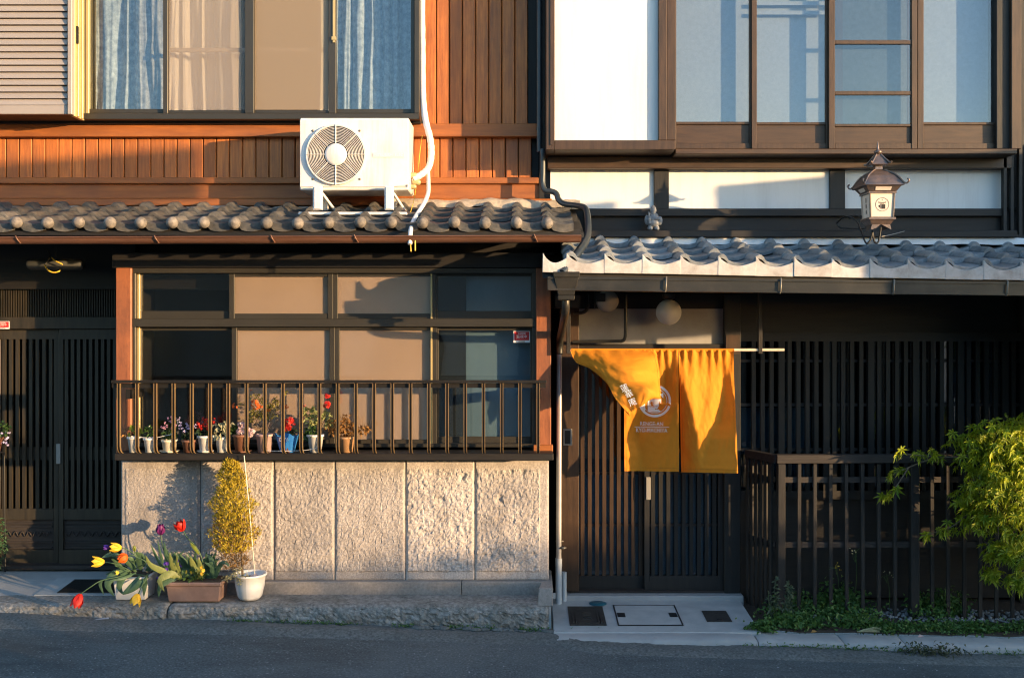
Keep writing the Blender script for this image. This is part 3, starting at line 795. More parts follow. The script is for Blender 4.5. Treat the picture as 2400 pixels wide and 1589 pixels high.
for (p, q) in zip(path[:-1], path[1:]):
    m1.hexa([(-.0065,q[0]+.001,q[1]), (.0065,q[0]+.001,q[1]), (.0065,p[0]+.001,p[1]), (-.0065,p[0]+.001,p[1]),
             (-.0065,q[0]+.009,q[1]), (.0065,q[0]+.009,q[1]), (.0065,p[0]+.009,p[1]), (-.0065,p[0]+.009,p[1])])
bal = m1.mesh('baluster', [RAILM, RAILD])  # edges coloured as lit, sunken centre as shaded
for i in range(24):
    link('baluster', bal, ra, (WX(278 + 42.75*i, YR), YR, 0))
for px in (300, 1262):
    mb = MB(); mb.pb(px-5, 912, px+5, 935, YR+.02, .25); mb.build('wall_bracket', RAILD, ra)

# granite base: panels with a rough field inside a smooth margin
sbase = empty('stone_base', (-1.4, 0, 0), LH)
def stone_panel(xa, xb, ya, yb, seed, mr=(4,4), rough=1.0, fr=30, pit=0):
    x0, x1 = WX(xa+.8, 0), WX(xb-.8, 0); z0, z1 = WZ(yb, 0), WZ(ya, 0)
    nx = int((x1-x0)/.0085); nz = int((z1-z0)/.0085); vs = []
    ml, mrr, mt, mbm = mr[0]*.003, mr[1]*.003, .055, .058
    for j in range(nz+1):
        z = lerp(z0, z1, j/nz)
        for i in range(nx+1):
            x = lerp(x0, x1, i/nx)
            w = sstep(0, .010, x-x0-ml+.004*fbm(z*20, seed)) * sstep(0, .010, x1-mrr-x+.004*fbm(z*20, seed+3)) * sstep(0, .008, z1-mt-z+.005*fbm(x*22, seed)) * sstep(0, .008, z-z0-mbm+.004*fbm(x*22, seed+1))
            h = .004*fbm(x*7+seed, z*7, 1, 3) + .0046*fbm(x*fr+seed, z*fr*.9, 2, 3) + .0045*fbm(x*fr*2.3, z*fr*2.3, seed, 2)
            h -= .010*max(0, fbm(x*13+seed*2, z*10, 9, 3) - .38)*pit
            h = (h*rough + .006) * w
            ed = min(x-x0, x1-x, z1-z, z-z0)
            h += .0010*fbm(x*80, z*80, seed) - .006*math.exp(-ed/.004)
            vs.append((x, -h, z))
    k = nx+1; mb = MB()
    mb.add(vs, [(j*k+i, j*k+i+1, (j+1)*k+i+1, (j+1)*k+i) for j in range(nz) for i in range(nx)], False)
    return mb.build('stone_panel', STONE, sbase)
jt = [283, 469.5, 641.5, 784.5, 950.5, 1112.5, 1287]
rg = [.40, .85, .80, .70, 1.15, 1.0]; frq = [44, 30, 34, 40, 27, 30]; pits = [0, 0, 0, 0, 2.2, 3.0]
for i in range(6): stone_panel(jt[i], jt[i+1], 1080, 1359, i*7.3+2, (9 if i == 0 else 3, 20 if i == 5 else 3), rg[i], frq[i], pits[i])
mb = MB(); mb.box(WX(283,0)+.002, .012, -.3, WX(1287,0)-.002, .5, WZ(1079,0)); mb.build('core', CONCD, sbase)
mb = MB(); mb.box(WX(283,0)-.02, -.045, -.12, -.46, .3, -.003); mb.build('plinth_stone', STONE2, sbase, .004)
mb = MB(); mb.box(-.456, -.046, -.12, WX(1291,0)+.01, .3, -.004); mb.build('plinth_stone', STONE2, sbase, .004)

# recessed entrance at the far left
YD = .45
ent = empty('entrance_door', (-3.3, YD, 0), LH)
mb = MB(); mb.pb(-500, 668, 300, 760, YD+.09, .05); mb.pb(-500, 760, 300, 1330, YD+.12, .05); mb.build('back_panel', DARK, ent)
mb = MB(); mb.pb(-500, 600, 300, 672, YD-.02, .2); mb.build('header', DARK, ent)
mb = MB(); mb.pb(-500, 743, 300, 771, YD-.02, .12); mb.build('lintel', DOORW, ent, .003)
mb = MB()
for i in range(-40, 49): mb.pb(2 + 5.75*i, 672, 4.6 + 5.75*i, 743, YD+.02, .02)
tag(mb.build('transom_lattice', DOORW, ent), kind='stuff')
def door_leaf(xa, xb, Y):
    mb = MB(); mb.pb(xa, 771, xb, 795, Y, .04); mb.pb(xa, 795, xa+11, 1325, Y, .04); mb.pb(xb-11, 795, xb, 1325, Y, .04)
    mb.pb(xa+11, 1192, xb-11, 1218, Y, .04); mb.pb(xa+11, 1288, xb-11, 1325, Y, .04)
    mb.build('door_frame', DOORW, ent, .003)
    mb = MB(); mb.pb(xa+11, 1048, xb-11, 1078, Y+.022, .012); mb.build('mid_rail', DOORW, ent)
    mb = MB(); mb.pb(xa+11, 1218, xb-11, 1288, Y+.02, .015); mb.build('kick_board', WEATHH, ent)
    mb = MB()
    for y in (1224, 1232, 1268, 1281): mb.pb(xa+14, y, xb-14, y+4, Y+.012, .01)
    p0 = [W(xa+18 + (xb-xa-36)*k/40, 1251 + 6*math.sin(k*1.1), Y+.014) for k in range(41)]
    mb.tube(p0, .005, 5); mb.build('carved_moulding', WEATHH, ent)
    m = MB(); w = 8*7.45/F_PX; m.box(0,0,0,w,.018,WZ(795,Y)-WZ(1192,Y)); me = m.mesh('slat', DOORW)
    nn = int((xb-xa-22)/14); st = (xb-xa-22)/nn
    for i in range(nn): link('slat', me, ent, (WX(xa+11+st*(i+.22), Y), Y+.004, WZ(1192, Y)))
    mb = MB(); mb.pb(xa+11, 795, xb-11, 1192, Y+.045, .004); mb.build('pane', GLASSD, ent)
door_leaf(-10, 137, YD+.03); door_leaf(137, 300, YD); door_leaf(-160, -10, YD); door_leaf(-310, -160, YD+.03)
mb = MB(); mb.pb(131, 1040, 141, 1087, YD-.008, .01); mb.build('door_handle', METER, ent, .002)
mb = MB(); mb.pb(-500, 1325, 300, 1334, YD-.06, .3); mb.build('threshold', WEATHH, ent)
sticker(ent, -10, 753, 22, 771, YD-.024)
mb = MB(); mb.box(-6, .3, -.1, -4.4, 1.5, 2.3); mb.build('entry_side_wall', DARK, LH)
mb = MB(); mb.box(WX(283,0)+.004, .13, .8, WX(283,0)+.05, .62, 2.4); mb.build('entry_side_wall', DARK, LH)

# ------------------------------------------------------------------ dark timber machiya (right half)
RH = thing('machiya_house', (1.9, .3, -.2), 'dark timber townhouse with white plaster bands and orange door curtain', 'house')
mb = MB(); mb.box(.09, .21, 2.42, 3.62, .9, WZ(350,.21)); mb.box(.09, .21, WZ(350,.21), WX(1583,.2), .9, 5.6); mb.box(WX(1583,.2), .75, WZ(350,.21), 3.62, .9, 5.6)
mb.box(WX(1583,.2), .21, 4.7, 3.62, .75, 5.6); mb.box(3.48, .21, WZ(350,.21), 3.62, .75, 4.7)
mb.build('wall', DARK, RH)
mb = MB(); mb.box(.11,-.85,5.6,3.9,2.2,5.75); mb.build('roof', HROOF, RH)
# plaster band between the beams
for (x0, x1) in ((1290,1534), (1567,1946), (1980,2357)):
    mb = MB(); mb.pb(x0, 396, x1, 490, .185, .03); mb.build('plaster_panel', PLAST, RH)
for (x0, x1) in ((1533,1568), (1945,1981), (2356,2392)):
    mb = MB(); mb.pb(x0, 394, x1, 490, .165, .05); mb.build('post', DARK, RH, .003)
mb = MB(); mb.pb(1283, 367, 2372, 395, .10, .12); mb.build('beam', BROWNH, RH, .004)
mb = MB(); mb.pb(1283, 359, 2360, 367, .14, .08); mb.build('beam', DARKH, RH)
mb = MB(); mb.pb(1372, 489, 2360, 507, .12, .1); mb.build('beam', DARKH, RH, .004)
mb = MB(); mb.pb(1372, 507, 2360, 540, .155, .08); mb.build('board', DARKH, RH)
mb = MB(); mb.pb(1372, 540, 2385, 556, .03, .2); mb.build('ledge_beam', DARKH, RH, .004)
# plaster shutter box
TOP2 = -210
tb = empty('shutter_box', (.6, -.1, 3), RH)
mb = MB(); mb.pb(1280, TOP2, 1300, 351, -.15, .36); mb.pb(1300, 329, 1583, 351, -.152, .36); mb.pb(1544, TOP2, 1563, 329, -.145, .34)
mb.pb(1563, TOP2, 1583, 329, -.12, .32); mb.pb(1300, TOP2, 1544, TOP2+18, -.15, .36)
mb.build('frame', BROWN, tb, .003)
mb = MB(); mb.pb(1290, TOP2, 1296, 340, -.157, .01); mb.build('edge_moulding', BROWN, tb)
mb = MB(); mb.pb(1299, TOP2+10, 1546, 331, -.10, .02); mb.build('plaster_panel', PLAST, tb)
mb = MB(); mb.pb(1281, 340, 1582, 350, -.10, .3); mb.build('underside', DARKH, tb)
# projecting window
mat('dim_screen', (.045,.055,.06), (.08,.09,.095), .8, 30)
wn_ = empty('upper_window', (2, 0, 3.2), RH)
YS = -.02
mb = MB(); mb.pb(1583, 349, 2384, 361, -.075, .28); mb.pb(1583, TOP2-12, 2384, TOP2, -.06, .28); mb.build('window_sill', BROWNH, wn_, .003)
mb = MB(); mb.pb(2336, TOP2, 2371, 349, -.03, .24); mb.build('frame', DARK, wn_, .003)
mb = MB(); mb.pb(2371, TOP2, 2394, 349, -.06, .28); mb.build('corner_post', BROWN, wn_, .003)
def sash(x0, x1, Y, sl, sr, glass_y, panel=True, bars=()):
    mb = MB(); mb.pb(x0-sl, TOP2, x0, 349, Y-.012, .035); mb.pb(x1, TOP2, x1+sr, 349, Y-.012, .035)
    mb.pb(x0, 336, x1, 349, Y-.008, .03); mb.pb(x0, glass_y, x1, glass_y+6, Y-.006, .028)
    for (b0, b1) in bars: mb.pb(x0, b0, x1, b1, Y-.006, .025)
    mb.build('sash_frame', BROWN, wn_, .002)
    mb = MB(); mb.pb(x0, glass_y+6, x1, 336, Y+.006, .01); mb.build('wood_panel', BROWNH, wn_)
    mb = MB(); mb.pb(x0, TOP2, x1, glass_y, Y+.004, .004); mb.build('pane', GLASSR, wn_)
sash(1585, 1757, YS+.03, 3, 8, 286)
sash(1774, 1936, YS+.01, 12, 7, 287)
sash(1957, 2137, YS-.02, 14, 13, 291, bars=((95,104),(214,223)))
sash(2165, 2334, YS+.03, 14, 3, 287)
for (x0, x1, Y) in ((1580,1770,.09), (1768,1948,.085)):
    mb = MB(); mb.pb(x0, TOP2, x1, 290, Y, .006); mb.build('paper_screen', PAPER, wn_)
mb = MB(); mb.pb(2150, TOP2, 2345, 290, .10, .006); mb.build('paper_screen', PAPER, wn_)
for i in range(9):
    mb = MB(); mb.pb(1770, -150 + i*22, 1940, -141 + i*22, .04, .01); mb.build('blind_slat', PAPER, wn_)
for (y0, y1) in ((TOP2,93),(108,213),(228,291)):
    mb = MB(); mb.pb(1975, y0, 2127, y1, .03, .006); mb.build('paper_screen', MATS['dim_screen'], wn_)
mb = MB(); mb.pb(1957, TOP2, 1975, 291, .028, .01); mb.pb(2127, TOP2, 2140, 291, .028, .01); mb.pb(1975, 93, 2127, 108, .029, .01); mb.pb(1975, 213, 2127, 228, .029, .01); mb.build('inner_frame', BROWN, wn_)

# lower roof of smoked tiles with white eave fronts
roofR = empty('lower_roof', (1.9, -.3, 2.3), RH)
SR = math.radians(14.0)
PR = .2405
xsR = [.579 - .06 + PR*k for k in range(-1, 15)]
ez = lambda x: 2.178 - .017*(x - .58)
tile_roof(roofR, xsR, lambda x: (-.665, ez(x)), SR, .235, 4, PR, .016, .038, .36, .0, .030, TILER)
vs = []
pts = [(-.002, -.002)] + [( .001 + (PR+.002)*k/12, .030*(1-k/12)**2.2 - .040*math.sin(math.pi*min(1, (k/12)**.8)) + .004) for k in range(13)]
pts = [(x, z+.012) for x, z in pts[1:]]
pl = [(pts[0][0], -.078)] + [(pts[-1][0], -.078)] + pts[::-1]
m1 = MB(); m1.prism(pl, 0, .022); evm = m1.mesh('eave_front', TILEW, .0025)
seam = MB(); seam.box(.138, -.0015, -.076, .140, .002, -.028)
for x in xsR:
    link('eave_front', evm, roofR, (x - .03, -.69 + rnd.uniform(-.003,.003), ez(x) + .012 + rnd.uniform(-.002,.002)), (0, math.radians(.97), 0))
link('eave_front', evm, roofR, (xsR[0] - .03 - PR*.62, -.69, ez(.1) + .012), (0, math.radians(.97), 0), (.62, 1, 1))
mb = MB(); vs = []; n = 200
for i in range(n+1):
    x = .40 + 3.5*i/n
    for j, (y, z) in enumerate(((.12, 2.425), (.08, 2.42), (.055, 2.40), (.05, 2.36))):
        vs.append((x, y, z + .006*fbm(x*5, j*.4, 7, 5)))
mb.add(vs, [(i*4+j, (i+1)*4+j, (i+1)*4+j+1, i*4+j+1) for i in range(n) for j in range(3)], True)
mb.build('mortar_bedding', PLAST, roofR)
mb = MB(); mb.hexa([(.10,-.655,2.085),(3.9,-.655,2.03),(3.9,-.655,2.06),(.10,-.655,2.12),(.10,.32,2.30),(3.9,.32,2.27),(3.9,.32,2.33),(.10,.32,2.36)])
mb.build('roof_boards', DARKH, roofR)
for i in range(17):
    x = .2 + i*.225
    mb = MB(); mb.hexa([(x,-.63,2.03-.014*x),(x+.04,-.63,2.03-.014*x),(x+.04,-.63,2.082-.014*x),(x,-.63,2.082-.014*x),(x,.30,2.25),(x+.04,.30,2.25),(x+.04,.30,2.298),(x,.30,2.298)])
    mb.build('rafter', DARK, roofR)
# dark box gutter
gr = empty('gutter', (1.9, -.72, 2.05), RH)
g0 = lambda x: 2.084 - .0115*(x - .34)
mb = MB(); x0, x1 = .13, 3.95
for (ya, yb, za, zb_) in ((-.75,-.742,-.082,0),(-.65,-.642,-.082,0),(-.742,-.65,-.082,-.074)):
    mb.hexa([(x0,ya,g0(x0)+za),(x1,ya,g0(x1)+za),(x1,ya,g0(x1)+zb_),(x0,ya,g0(x0)+zb_),(x0,yb,g0(x0)+za),(x1,yb,g0(x1)+za),(x1,yb,g0(x1)+zb_),(x0,yb,g0(x0)+zb_)])
mb.hexa([(x0,-.758,g0(x0)-.012),(x1,-.758,g0(x1)-.012),(x1,-.758,g0(x1)+.003),(x0,-.758,g0(x0)+.003),(x0,-.7505,g0(x0)-.012),(x1,-.7505,g0(x1)-.012),(x1,-.7505,g0(x1)+.003),(x0,-.7505,g0(x0)+.003)])
mb.hexa([(x0,-.756,g0(x0)-.082),(x1,-.756,g0(x1)-.082),(x1,-.756,g0(x1)-.072),(x0,-.756,g0(x0)-.072),(x0,-.7505,g0(x0)-.082),(x1,-.7505,g0(x1)-.082),(x1,-.7505,g0(x1)-.072),(x0,-.7505,g0(x0)-.072)])
mb.build('trough', DRKG, gr)
for px in (1560, 1829, 2094, 2360):
    x = WX(px, -.76); mb = MB(); mb.tube([(x+.006,-.752,g0(x)+.008),(x+.004,-.764,g0(x)+.004),(x,-.764,g0(x)-.07),(x-.002,-.755,g0(x)-.086)], .0055, 6); mb.build('bracket', GREYAL, gr)
# rain-water head and pipes
rw = empty('downpipe', (.2, .1, -.2), RH)
mb = MB(); mb.tube([W(1264.5,-500,.1), W(1264.5,357,.1)], .0205, 14); mb.build('upper_pipe', PIPE, rw)
mb = MB(); mb.tube([W(1264.5,300,.1), W(1264.5,306,.1)], .0235, 14); mb.tube([W(1272,354,.08), W(1272,362,.08)], .0225, 14); mb.build('pipe_clip', PIPE, rw)
path = smooth_path([W(1272,350,.08), W(1272,400,.08), W(1272,432,.08), W(1278,447,.07), W(1293,449,.06), W(1304,455,.05), W(1309,468,.03), W(1322,478,.0), W(1350,482,-.08), W(1370,487,-.16), W(1377,505,-.24), W(1378,545,-.36), W(1370,570,-.46), W(1350,598,-.58), W(1318,640,-.69)], 70)
mb = MB(); mb.tube(path, [.0205 + .006*sstep(45, 62, i) for i in range(71)], 14); mb.build('swan_neck_pipe', PIPE, rw)
mb = MB()
def frus(mb, xa, xb, ya, yb, z, xa2, xb2, ya2, yb2, z2):
    mb.hexa([(xa2,ya2,z2),(xb2,ya2,z2),(xb,ya,z),(xa,ya,z),(xa2,yb2,z2),(xb2,yb2,z2),(xb,yb,z),(xa,yb,z)])
a0, a1 = WX(1296,-.77), WX(1359,-.77)
frus(mb, a0, a1, -.775, -.635, WZ(637,-.77), a0+.004, a1-.004, -.770, -.64, WZ(650,-.77))
frus(mb, a0+.006, a1-.006, -.766, -.644, WZ(650.5,-.77), a0+.035, a1-.035, -.745, -.665, WZ(692,-.77))
frus(mb, a0+.03, a1-.03, -.75, -.66, WZ(692.5,-.77), a0+.033, a1-.033, -.747, -.663, WZ(703,-.77))
mb.build('rain_head', DRKG, rw, .003)
mb = MB(); mb.tube(smooth_path([W(1326,700,-.70), W(1326,722,-.69), W(1324,740,-.60), W(1318,770,-.25), W(1313,790,.05), W(1312,806,.13), W(1311,830,.14)], 30), .0255, 14); mb.build('offset_pipe', DRKG, rw)
mb = MB(); mb.tube([W(1311,805,.14), W(1309.5,1330,.14)], .0195, 16); mb.build('lower_pipe', STEEL, rw)
mb = MB(); mb.tube([W(1309.5,1326,.14), W(1309.5,1419,.14)], .0225, 16); mb.tube([W(1309.5,1308,.14), W(1309.5,1327,.14)], .024, 16); mb.build('foot_pipe', PVC, rw)
mb = MB(); mb.tube([W(1322,1340,.2), W(1322,1410,.2)], .019, 12); mb.build('stub_pipe', PVC, rw)
mb = MB(); mb.lathe([(.012,-.01),(.03,0),(.012,.01)], W(1319,1283,.13), 10); mb.tube([W(1303,1268,.14),W(1320,1268,.17)], .006, 6); mb.build('tap', GREYAL, rw)

# entrance bay
YB = .30
mb = MB(); mb.box(.175, .60, -.25, 3.8, .66, 2.45); mb.box(.158,.44,1.92,1.60,.6,2.3); mb.build('back_wall', ROOMD, RH)
mb = MB(); mb.pb(1300, 600, 2500, 700, YB+.06, .2); mb.build('eave_board', DARKH, RH)
mb = MB(); mb.pb(1300, 690, 1702, 726, YB+.03, .08); mb.build('header_board', DARKH, RH)
mb = MB(); mb.pb(1312, 700, 1357, 1386, YB-.03, .12); mb.build('door_post', BROWN, RH, .004)  # browner than the other post: sunlight put into its colour
mb = MB(); mb.pb(1698, 690, 1736, 1390, YB-.03, .12); mb.build('door_post', DARK, RH, .004)
mb = MB(); mb.pb(1702, 785, 1734, 830, YB-.035, .01); mb.build('post_plate', BROWN, RH)
mb = MB(); mb.pb(1341, 724, 1699, 807, YB+.02, .03); mb.build('plaster_panel', PLASTG, RH)
mb = MB(); mb.pb(1335, 806, 1699, 820, YB-.01, .1); mb.build('lintel', DARKH, RH, .003)
mat('door_frost', (.26,.36,.40), (.32,.43,.47), .45, 3)
dr = empty('entrance_door', (.95, YB, -.17), RH)
def lattice_door(xa, xb, Y, n, sm):
    mb = MB(); mb.pb(xa, 820, xb, 852, Y, .035); mb.pb(xa, 852, xa+12, 1384, Y, .035); mb.pb(xb-15, 852, xb, 1384, Y, .035); mb.pb(xa+12, 1349, xb-15, 1384, Y, .035)
    mb.build('door_frame', DARK, dr, .003)
    for (y0, y1) in ((1106,1112),(1227,1233)):
        mb = MB(); mb.pb(xa+12, y0, xb-15, y1, Y+.014, .012); mb.build('cross_rail', DARKH, dr)
    m = MB(); w = 9*7.3/F_PX; m.box(0,0,0,w,.02,WZ(852,Y)-WZ(1349,Y)); me = m.mesh('slat', sm)
    st = (xb-xa-27)/n
    for i in range(n): link('slat', me, dr, (WX(xa+12+st*(i+.5)-4.5, Y), Y+.002, WZ(1349, Y)))
    mb = MB(); mb.pb(xa+12, 852, xb-15, 1349, Y+.035, .004); mb.build('pane', GLASSD, dr)
    mb = MB(); mb.pb(xa+12, 1112, xb-15, 1349, Y+.042, .004); mb.build('frosted_lower_pane', MATS['door_frost'], dr)
lattice_door(1345, 1525, YB+.05, 9, BROWN); lattice_door(1510, 1698, YB+.01, 9, mat('door_slat_wood', (.004,.0036,.003), (.010,.0085,.007), .6, 6, (5,5,.6), .2))  # left leaf's slats are browner, the sun on them put into the colour
mb = MB(); mb.pb(1514.5, 1118, 1525, 1171, YB+.0, .012); mb.build('door_handle', METER, dr, .002)
mb = MB(); mb.pb(1335, 1384, 1700, 1390, YB-.02, .1); mb.build('threshold', WEATHH, dr)
mb = MB(); mb.pb(1320, 1005, 1341, 1044, YB-.045, .016); mb.build('intercom_frame', METER, RH, .002)
mb = MB(); mb.pb(1324, 1009, 1337, 1040, YB-.049, .005); mb.build('intercom_panel', IRON, RH)
# conduits above the door
mb = MB(); mb.tube(smooth_path([W(1466,690,.2), W(1466,760,.2), W(1465,790,.2), W(1458,799,.2), W(1440,800,.2), W(1342,801,.2)], 40), .0125, 10); mb.build('conduit', DRKG, RH)
mb = MB(); mb.tube(smooth_path([W(1380,690,.2), W(1379,715,.2), W(1370,731,.2), W(1345,735,.2)], 20), .012, 10); mb.build('conduit', DRKG, RH)
mb = MB(); mb.pb(1300, 690, 1360, 722, .05, .1); mb.build('junction_box', DARKH, RH, .003)

# big lattice window of the ground floor
BLACKW = mat('blackened_lattice_wood', (.0035,.0032,.0028), (.009,.008,.0065), .6, 6, (5,5,.6), .2, rand=.2)
lt = empty('lattice_window', (2.6, YB, 0), RH)
mb = MB(); mb.pb(1736, 780, 2700, 800, YB, .06); mb.pb(1736, 1150, 2700, 1170, YB, .06); mb.pb(1736, 1170, 2700, 1400, YB+.06, .05); mb.pb(1736, 690, 2700, 780, YB+.05, .05); mb.build('frame', DARKH, lt)
for y in (842, 945, 1050):
    mb = MB(); mb.pb(1736, y, 2700, y+7, YB+.03, .02); mb.build('cross_rail', DARKH, lt)
m = MB(); m.box(0,0,0,.030,.03,WZ(800,YB)-WZ(1150,YB)); me = m.mesh('slat', BLACKW)
m = MB(); m.box(0,0,0,.045,.03,WZ(800,YB)-WZ(1150,YB)); me2 = m.mesh('slat', BLACKW)
for i in range(46):
    link('slat', me2 if i % 5 == 3 else me, lt, (WX(1762 + 21*i, YB), YB+rnd.uniform(-.002,.002), WZ(1150, YB)))
m = MB(); m.box(0,0,0,.02,.02,WZ(800,YB)-WZ(1150,YB)); me3 = m.mesh('inner_slat', BLACKW)
for i in range(30): link('inner_slat', me3, lt, (WX(1930 + 27*i, YB+.07), YB+.07, WZ(1150, YB)))
mb = MB(); mb.pb(1736, 800, 2700, 1150, YB+.10, .004); mb.build('pane', GLASSD, lt)
mb = MB(); mb.pb(1736, 955, 1900, 1150, YB+.13, .004); mb.build('frosted_lower_pane', MATS['door_frost'], lt)
mb = MB(); mb.pb(2180, 800, 2700, 1050, YB+.13, .004); mb.build('frosted_lower_pane', MATS['door_frost'], lt)

# the neighbour just cut by the frame on the right
NH = thing('neighbour_house', (4.2, .4, -.3), 'pale wall and dark slats cut off at the right edge above the tiles', 'house')
mb = MB(); mb.box(3.63, .30, 3.03, 5.6, .9, 5.6); mb.build('plaster_wall', PLAST, NH)
mb = MB(); mb.box(3.63, .32, -.4, 5.6, .9, 3.03); mb.build('wall', DARK, NH)
for i in range(14):
    mb = MB(); mb.box(3.40+i*.055, .10+.01*(i % 2), 2.43, 3.425+i*.055, .14, 3.02 + .03*min(i,3)); mb.build('slat', DARK, NH, .002)
mb = MB(); mb.box(3.38, .06, 2.38, 5.6, .3, 2.43); mb.build('ledge', DARKH, NH)

# ------------------------------------------------------------------ air conditioner on the lower roof
AC = thing('air_conditioner', (-1.18, -.05, 2.55), 'white outdoor air conditioner unit with round fan grille on the tiled roof', 'air conditioner')
ax0, ax1, az0, az1, ay0, ay1 = WX(702,-.2), WX(958,-.2), WZ(446,-.2), WZ(276.5,-.2), -.20, .11
mb = MB(); mb.box(ax0, ay0+.006, az0, ax1, ay1, az1); mb.build('casing', ACW, AC, .008)
mb = MB()
fc = W(788.5, 364, -.2); FR = .196
seg = 48
# front panel with a round opening
ring = [(fc.x + FR*math.cos(2*math.pi*k/seg), fc.z + FR*math.sin(2*math.pi*k/seg)) for k in range(seg)]
X0, X1, Z0, Z1 = ax0+.006, ax1-.006, az0+.022, az1-.016
def sqp(k):
    c, s = math.cos(2*math.pi*k/seg), math.sin(2*math.pi*k/seg)
    t = min(((X1 if c > 0 else X0) - fc.x)/c if abs(c) > 1e-6 else 9, ((Z1 if s > 0 else Z0) - fc.z)/s if abs(s) > 1e-6 else 9)
    return (fc.x + c*t, fc.z + s*t)
vs = [(x, ay0-.004, z) for x, z in ring] + [(*[sqp(k)[0]], ay0-.004, sqp(k)[1]) for k in range(seg)]
mb.add(vs, [(k, (k+1) % seg, (k+1) % seg + seg, k+seg)[::-1] for k in range(seg)])
for (cx, cz) in ((X0,Z0),(X1,Z0),(X1,Z1),(X0,Z1)):
    best = sorted(range(seg), key=lambda k: (sqp(k)[0]-cx)**2 + (sqp(k)[1]-cz)**2)[:2]
    p, q = sqp(best[0]), sqp(best[1])
    mb.add([(p[0],ay0-.004,p[1]),(q[0],ay0-.004,q[1]),(cx,ay0-.004,cz)], [(0,1,2)])
mb.add([(x, ay0-.004, z) for x, z in ((X0,Z0),(X1,Z0),(X1,Z1),(X0,Z1))] + [(x, ay0+.005, z) for x, z in ((X0,Z0),(X1,Z0),(X1,Z1),(X0,Z1))], [(0,4,5,1),(1,5,6,2),(2,6,7,3),(3,7,4,0)])
mb.build('front_panel', ACW, AC)
mb = MB(); mb.box(X0+.12-.15+.04, ay0+.004, fc.z-.2, fc.x+.2, ay0+.005, fc.z+.2); 
mb = MB(); mb.lathe([(.0005,0),(FR*.99,0)], (0,0,0), 40); 
for i, v in enumerate(mb.v): mb.v[i] = (fc.x+v[0], ay0-.001, fc.z+v[1])
mb.build('fan_recess', ACD, AC)
for b_ in range(3):
    mb = MB(); an = b_*2.094 + .5
    pts = []
    for r in (.06,.12,.18):
        for da in (0, .55): pts.append((fc.x + r*math.cos(an+da), ay0-.003 - (.004 if da else 0), fc.z + r*math.sin(an+da)))
    mb.add(pts, [(0,1,3,2),(2,3,5,4)]); mb.build('fan_blade', ACD, AC)
def ringtube(mb, r, t, Y, n=56, ns=5):
    vs = []
    for k in range(n):
        an = 2*math.pi*k/n
        for j in range(ns):
            b_ = 2*math.pi*j/ns
            vs.append((fc.x + (r+t*math.cos(b_))*math.cos(an), Y + t*math.sin(b_), fc.z + (r+t*math.cos(b_))*math.sin(an)))
    mb.add(vs, [(k*ns+j, ((k+1) % n)*ns+j, ((k+1) % n)*ns+(j+1) % ns, k*ns+(j+1) % ns) for k in range(n) for j in range(ns)], True)
gl = empty('fan_guard', (fc.x, ay0-.03, fc.z), AC)
for i in range(12):
    mb = MB(); ringtube(mb, .086 + i*.0098, .0019, ay0-.026); mb.build('guard_ring', ACW, gl)
mb = MB(); ringtube(mb, .2005, .006, ay0-.022); 
vs = []
for k in range(56):
    an = 2*math.pi*k/56
    for (r, y) in ((.206, ay0-.022), (.206, ay0-.003)): vs.append((fc.x+r*math.cos(an), y, fc.z+r*math.sin(an)))
mb.add(vs, [(2*k, 2*((k+1) % 56), 2*((k+1) % 56)+1, 2*k+1) for k in range(56)], True)
mb.build('guard_rim', ACW, gl)
for k in range(8):
    an = math.pi*k/4; c, s = math.cos(an), math.sin(an)
    t = .0042 if k in (2, 6) else .0022
    mb = MB(); mb.tube([(fc.x+.07*c, ay0-.029, fc.z+.07*s), (fc.x+(.208 if k in (2,6) else .2)*c, ay0-.029, fc.z+(.208 if k in (2,6) else .2)*s)], t, 6); mb.build('guard_spoke', ACW, gl)
mb = MB(); mb.lathe([(.0005,.012),(.06,.010),(.074,.004),(.077,-.008)], (0,0,0), 36)
for i, v in enumerate(mb.v): mb.v[i] = (fc.x+v[0], ay0-.026-v[2], fc.z+v[1])
mb.build('guard_hub', ACW, gl)
for (dx, dz) in ((-.16,.165),(.16,.165),(-.16,-.165),(.16,-.165)):
    mb = MB(); mb.ball((fc.x+dx, ay0-.006, fc.z+dz), .008, 8, 6, (1,.6,1)); mb.build('screw', GREYAL, AC)
mb = MB(); mb.pb(873, 358.5, 948, 369, -.2075, .004); mb.build('name_plate', ACP, AC)
mb = MB(); c = W(910.5, 363.7, -.2075); put_text(mb, 'MITSUBISHI ELEC', lambda x, y: (c.x+x, -.2085, c.z+y), .017, .20); mb.build('lettering', LTXT, AC)
for (xa, xb) in ((733,755),(901,922)):
    mb = MB(); mb.pb(xa, 436, xb, 492, -.255, .03); mb.pb(xa+3, 438, xb-3, 490, -.262, .008); mb.build('mount_leg', ACW, AC, .003)
    x = WX((xa+xb)/2, -.2)
    mb = MB(); mb.box(x-.02, -.22, az0-.022, x+.02, .12, az0-.003); mb.build('mount_rail', ACW, AC, .002)
    mb = MB(); mb.tube([(x+.03, -.2, az0-.02), (x+.10, .0, az0-.14)], .011, 6); mb.build('mount_strut', ACW, AC)
    mb = MB(); mb.box(x-.02, .06, az0-.02, x+.02, .10, 2.60); mb.build('mount_leg', ACW, AC, .002)
mb = MB(); mb.pb(699, 497, 953, 503.5, -.275, .05); mb.build('mount_bar', ACW, AC, .003)
mb = MB(); mb.pb(765, 497, 825, 503, -.1, .03); mb.build('mount_bar', ACW, AC, .003)
P_ = smooth_path([W(988,-500,.16), W(989,0,.16), W(990,120,.16), W(991,220,.14), W(997,280,.08), W(1008,325,.02), W(1011,362,-.02), W(1005,392,-.04), W(990,408,-.05), W(970,420,-.05)], 80)
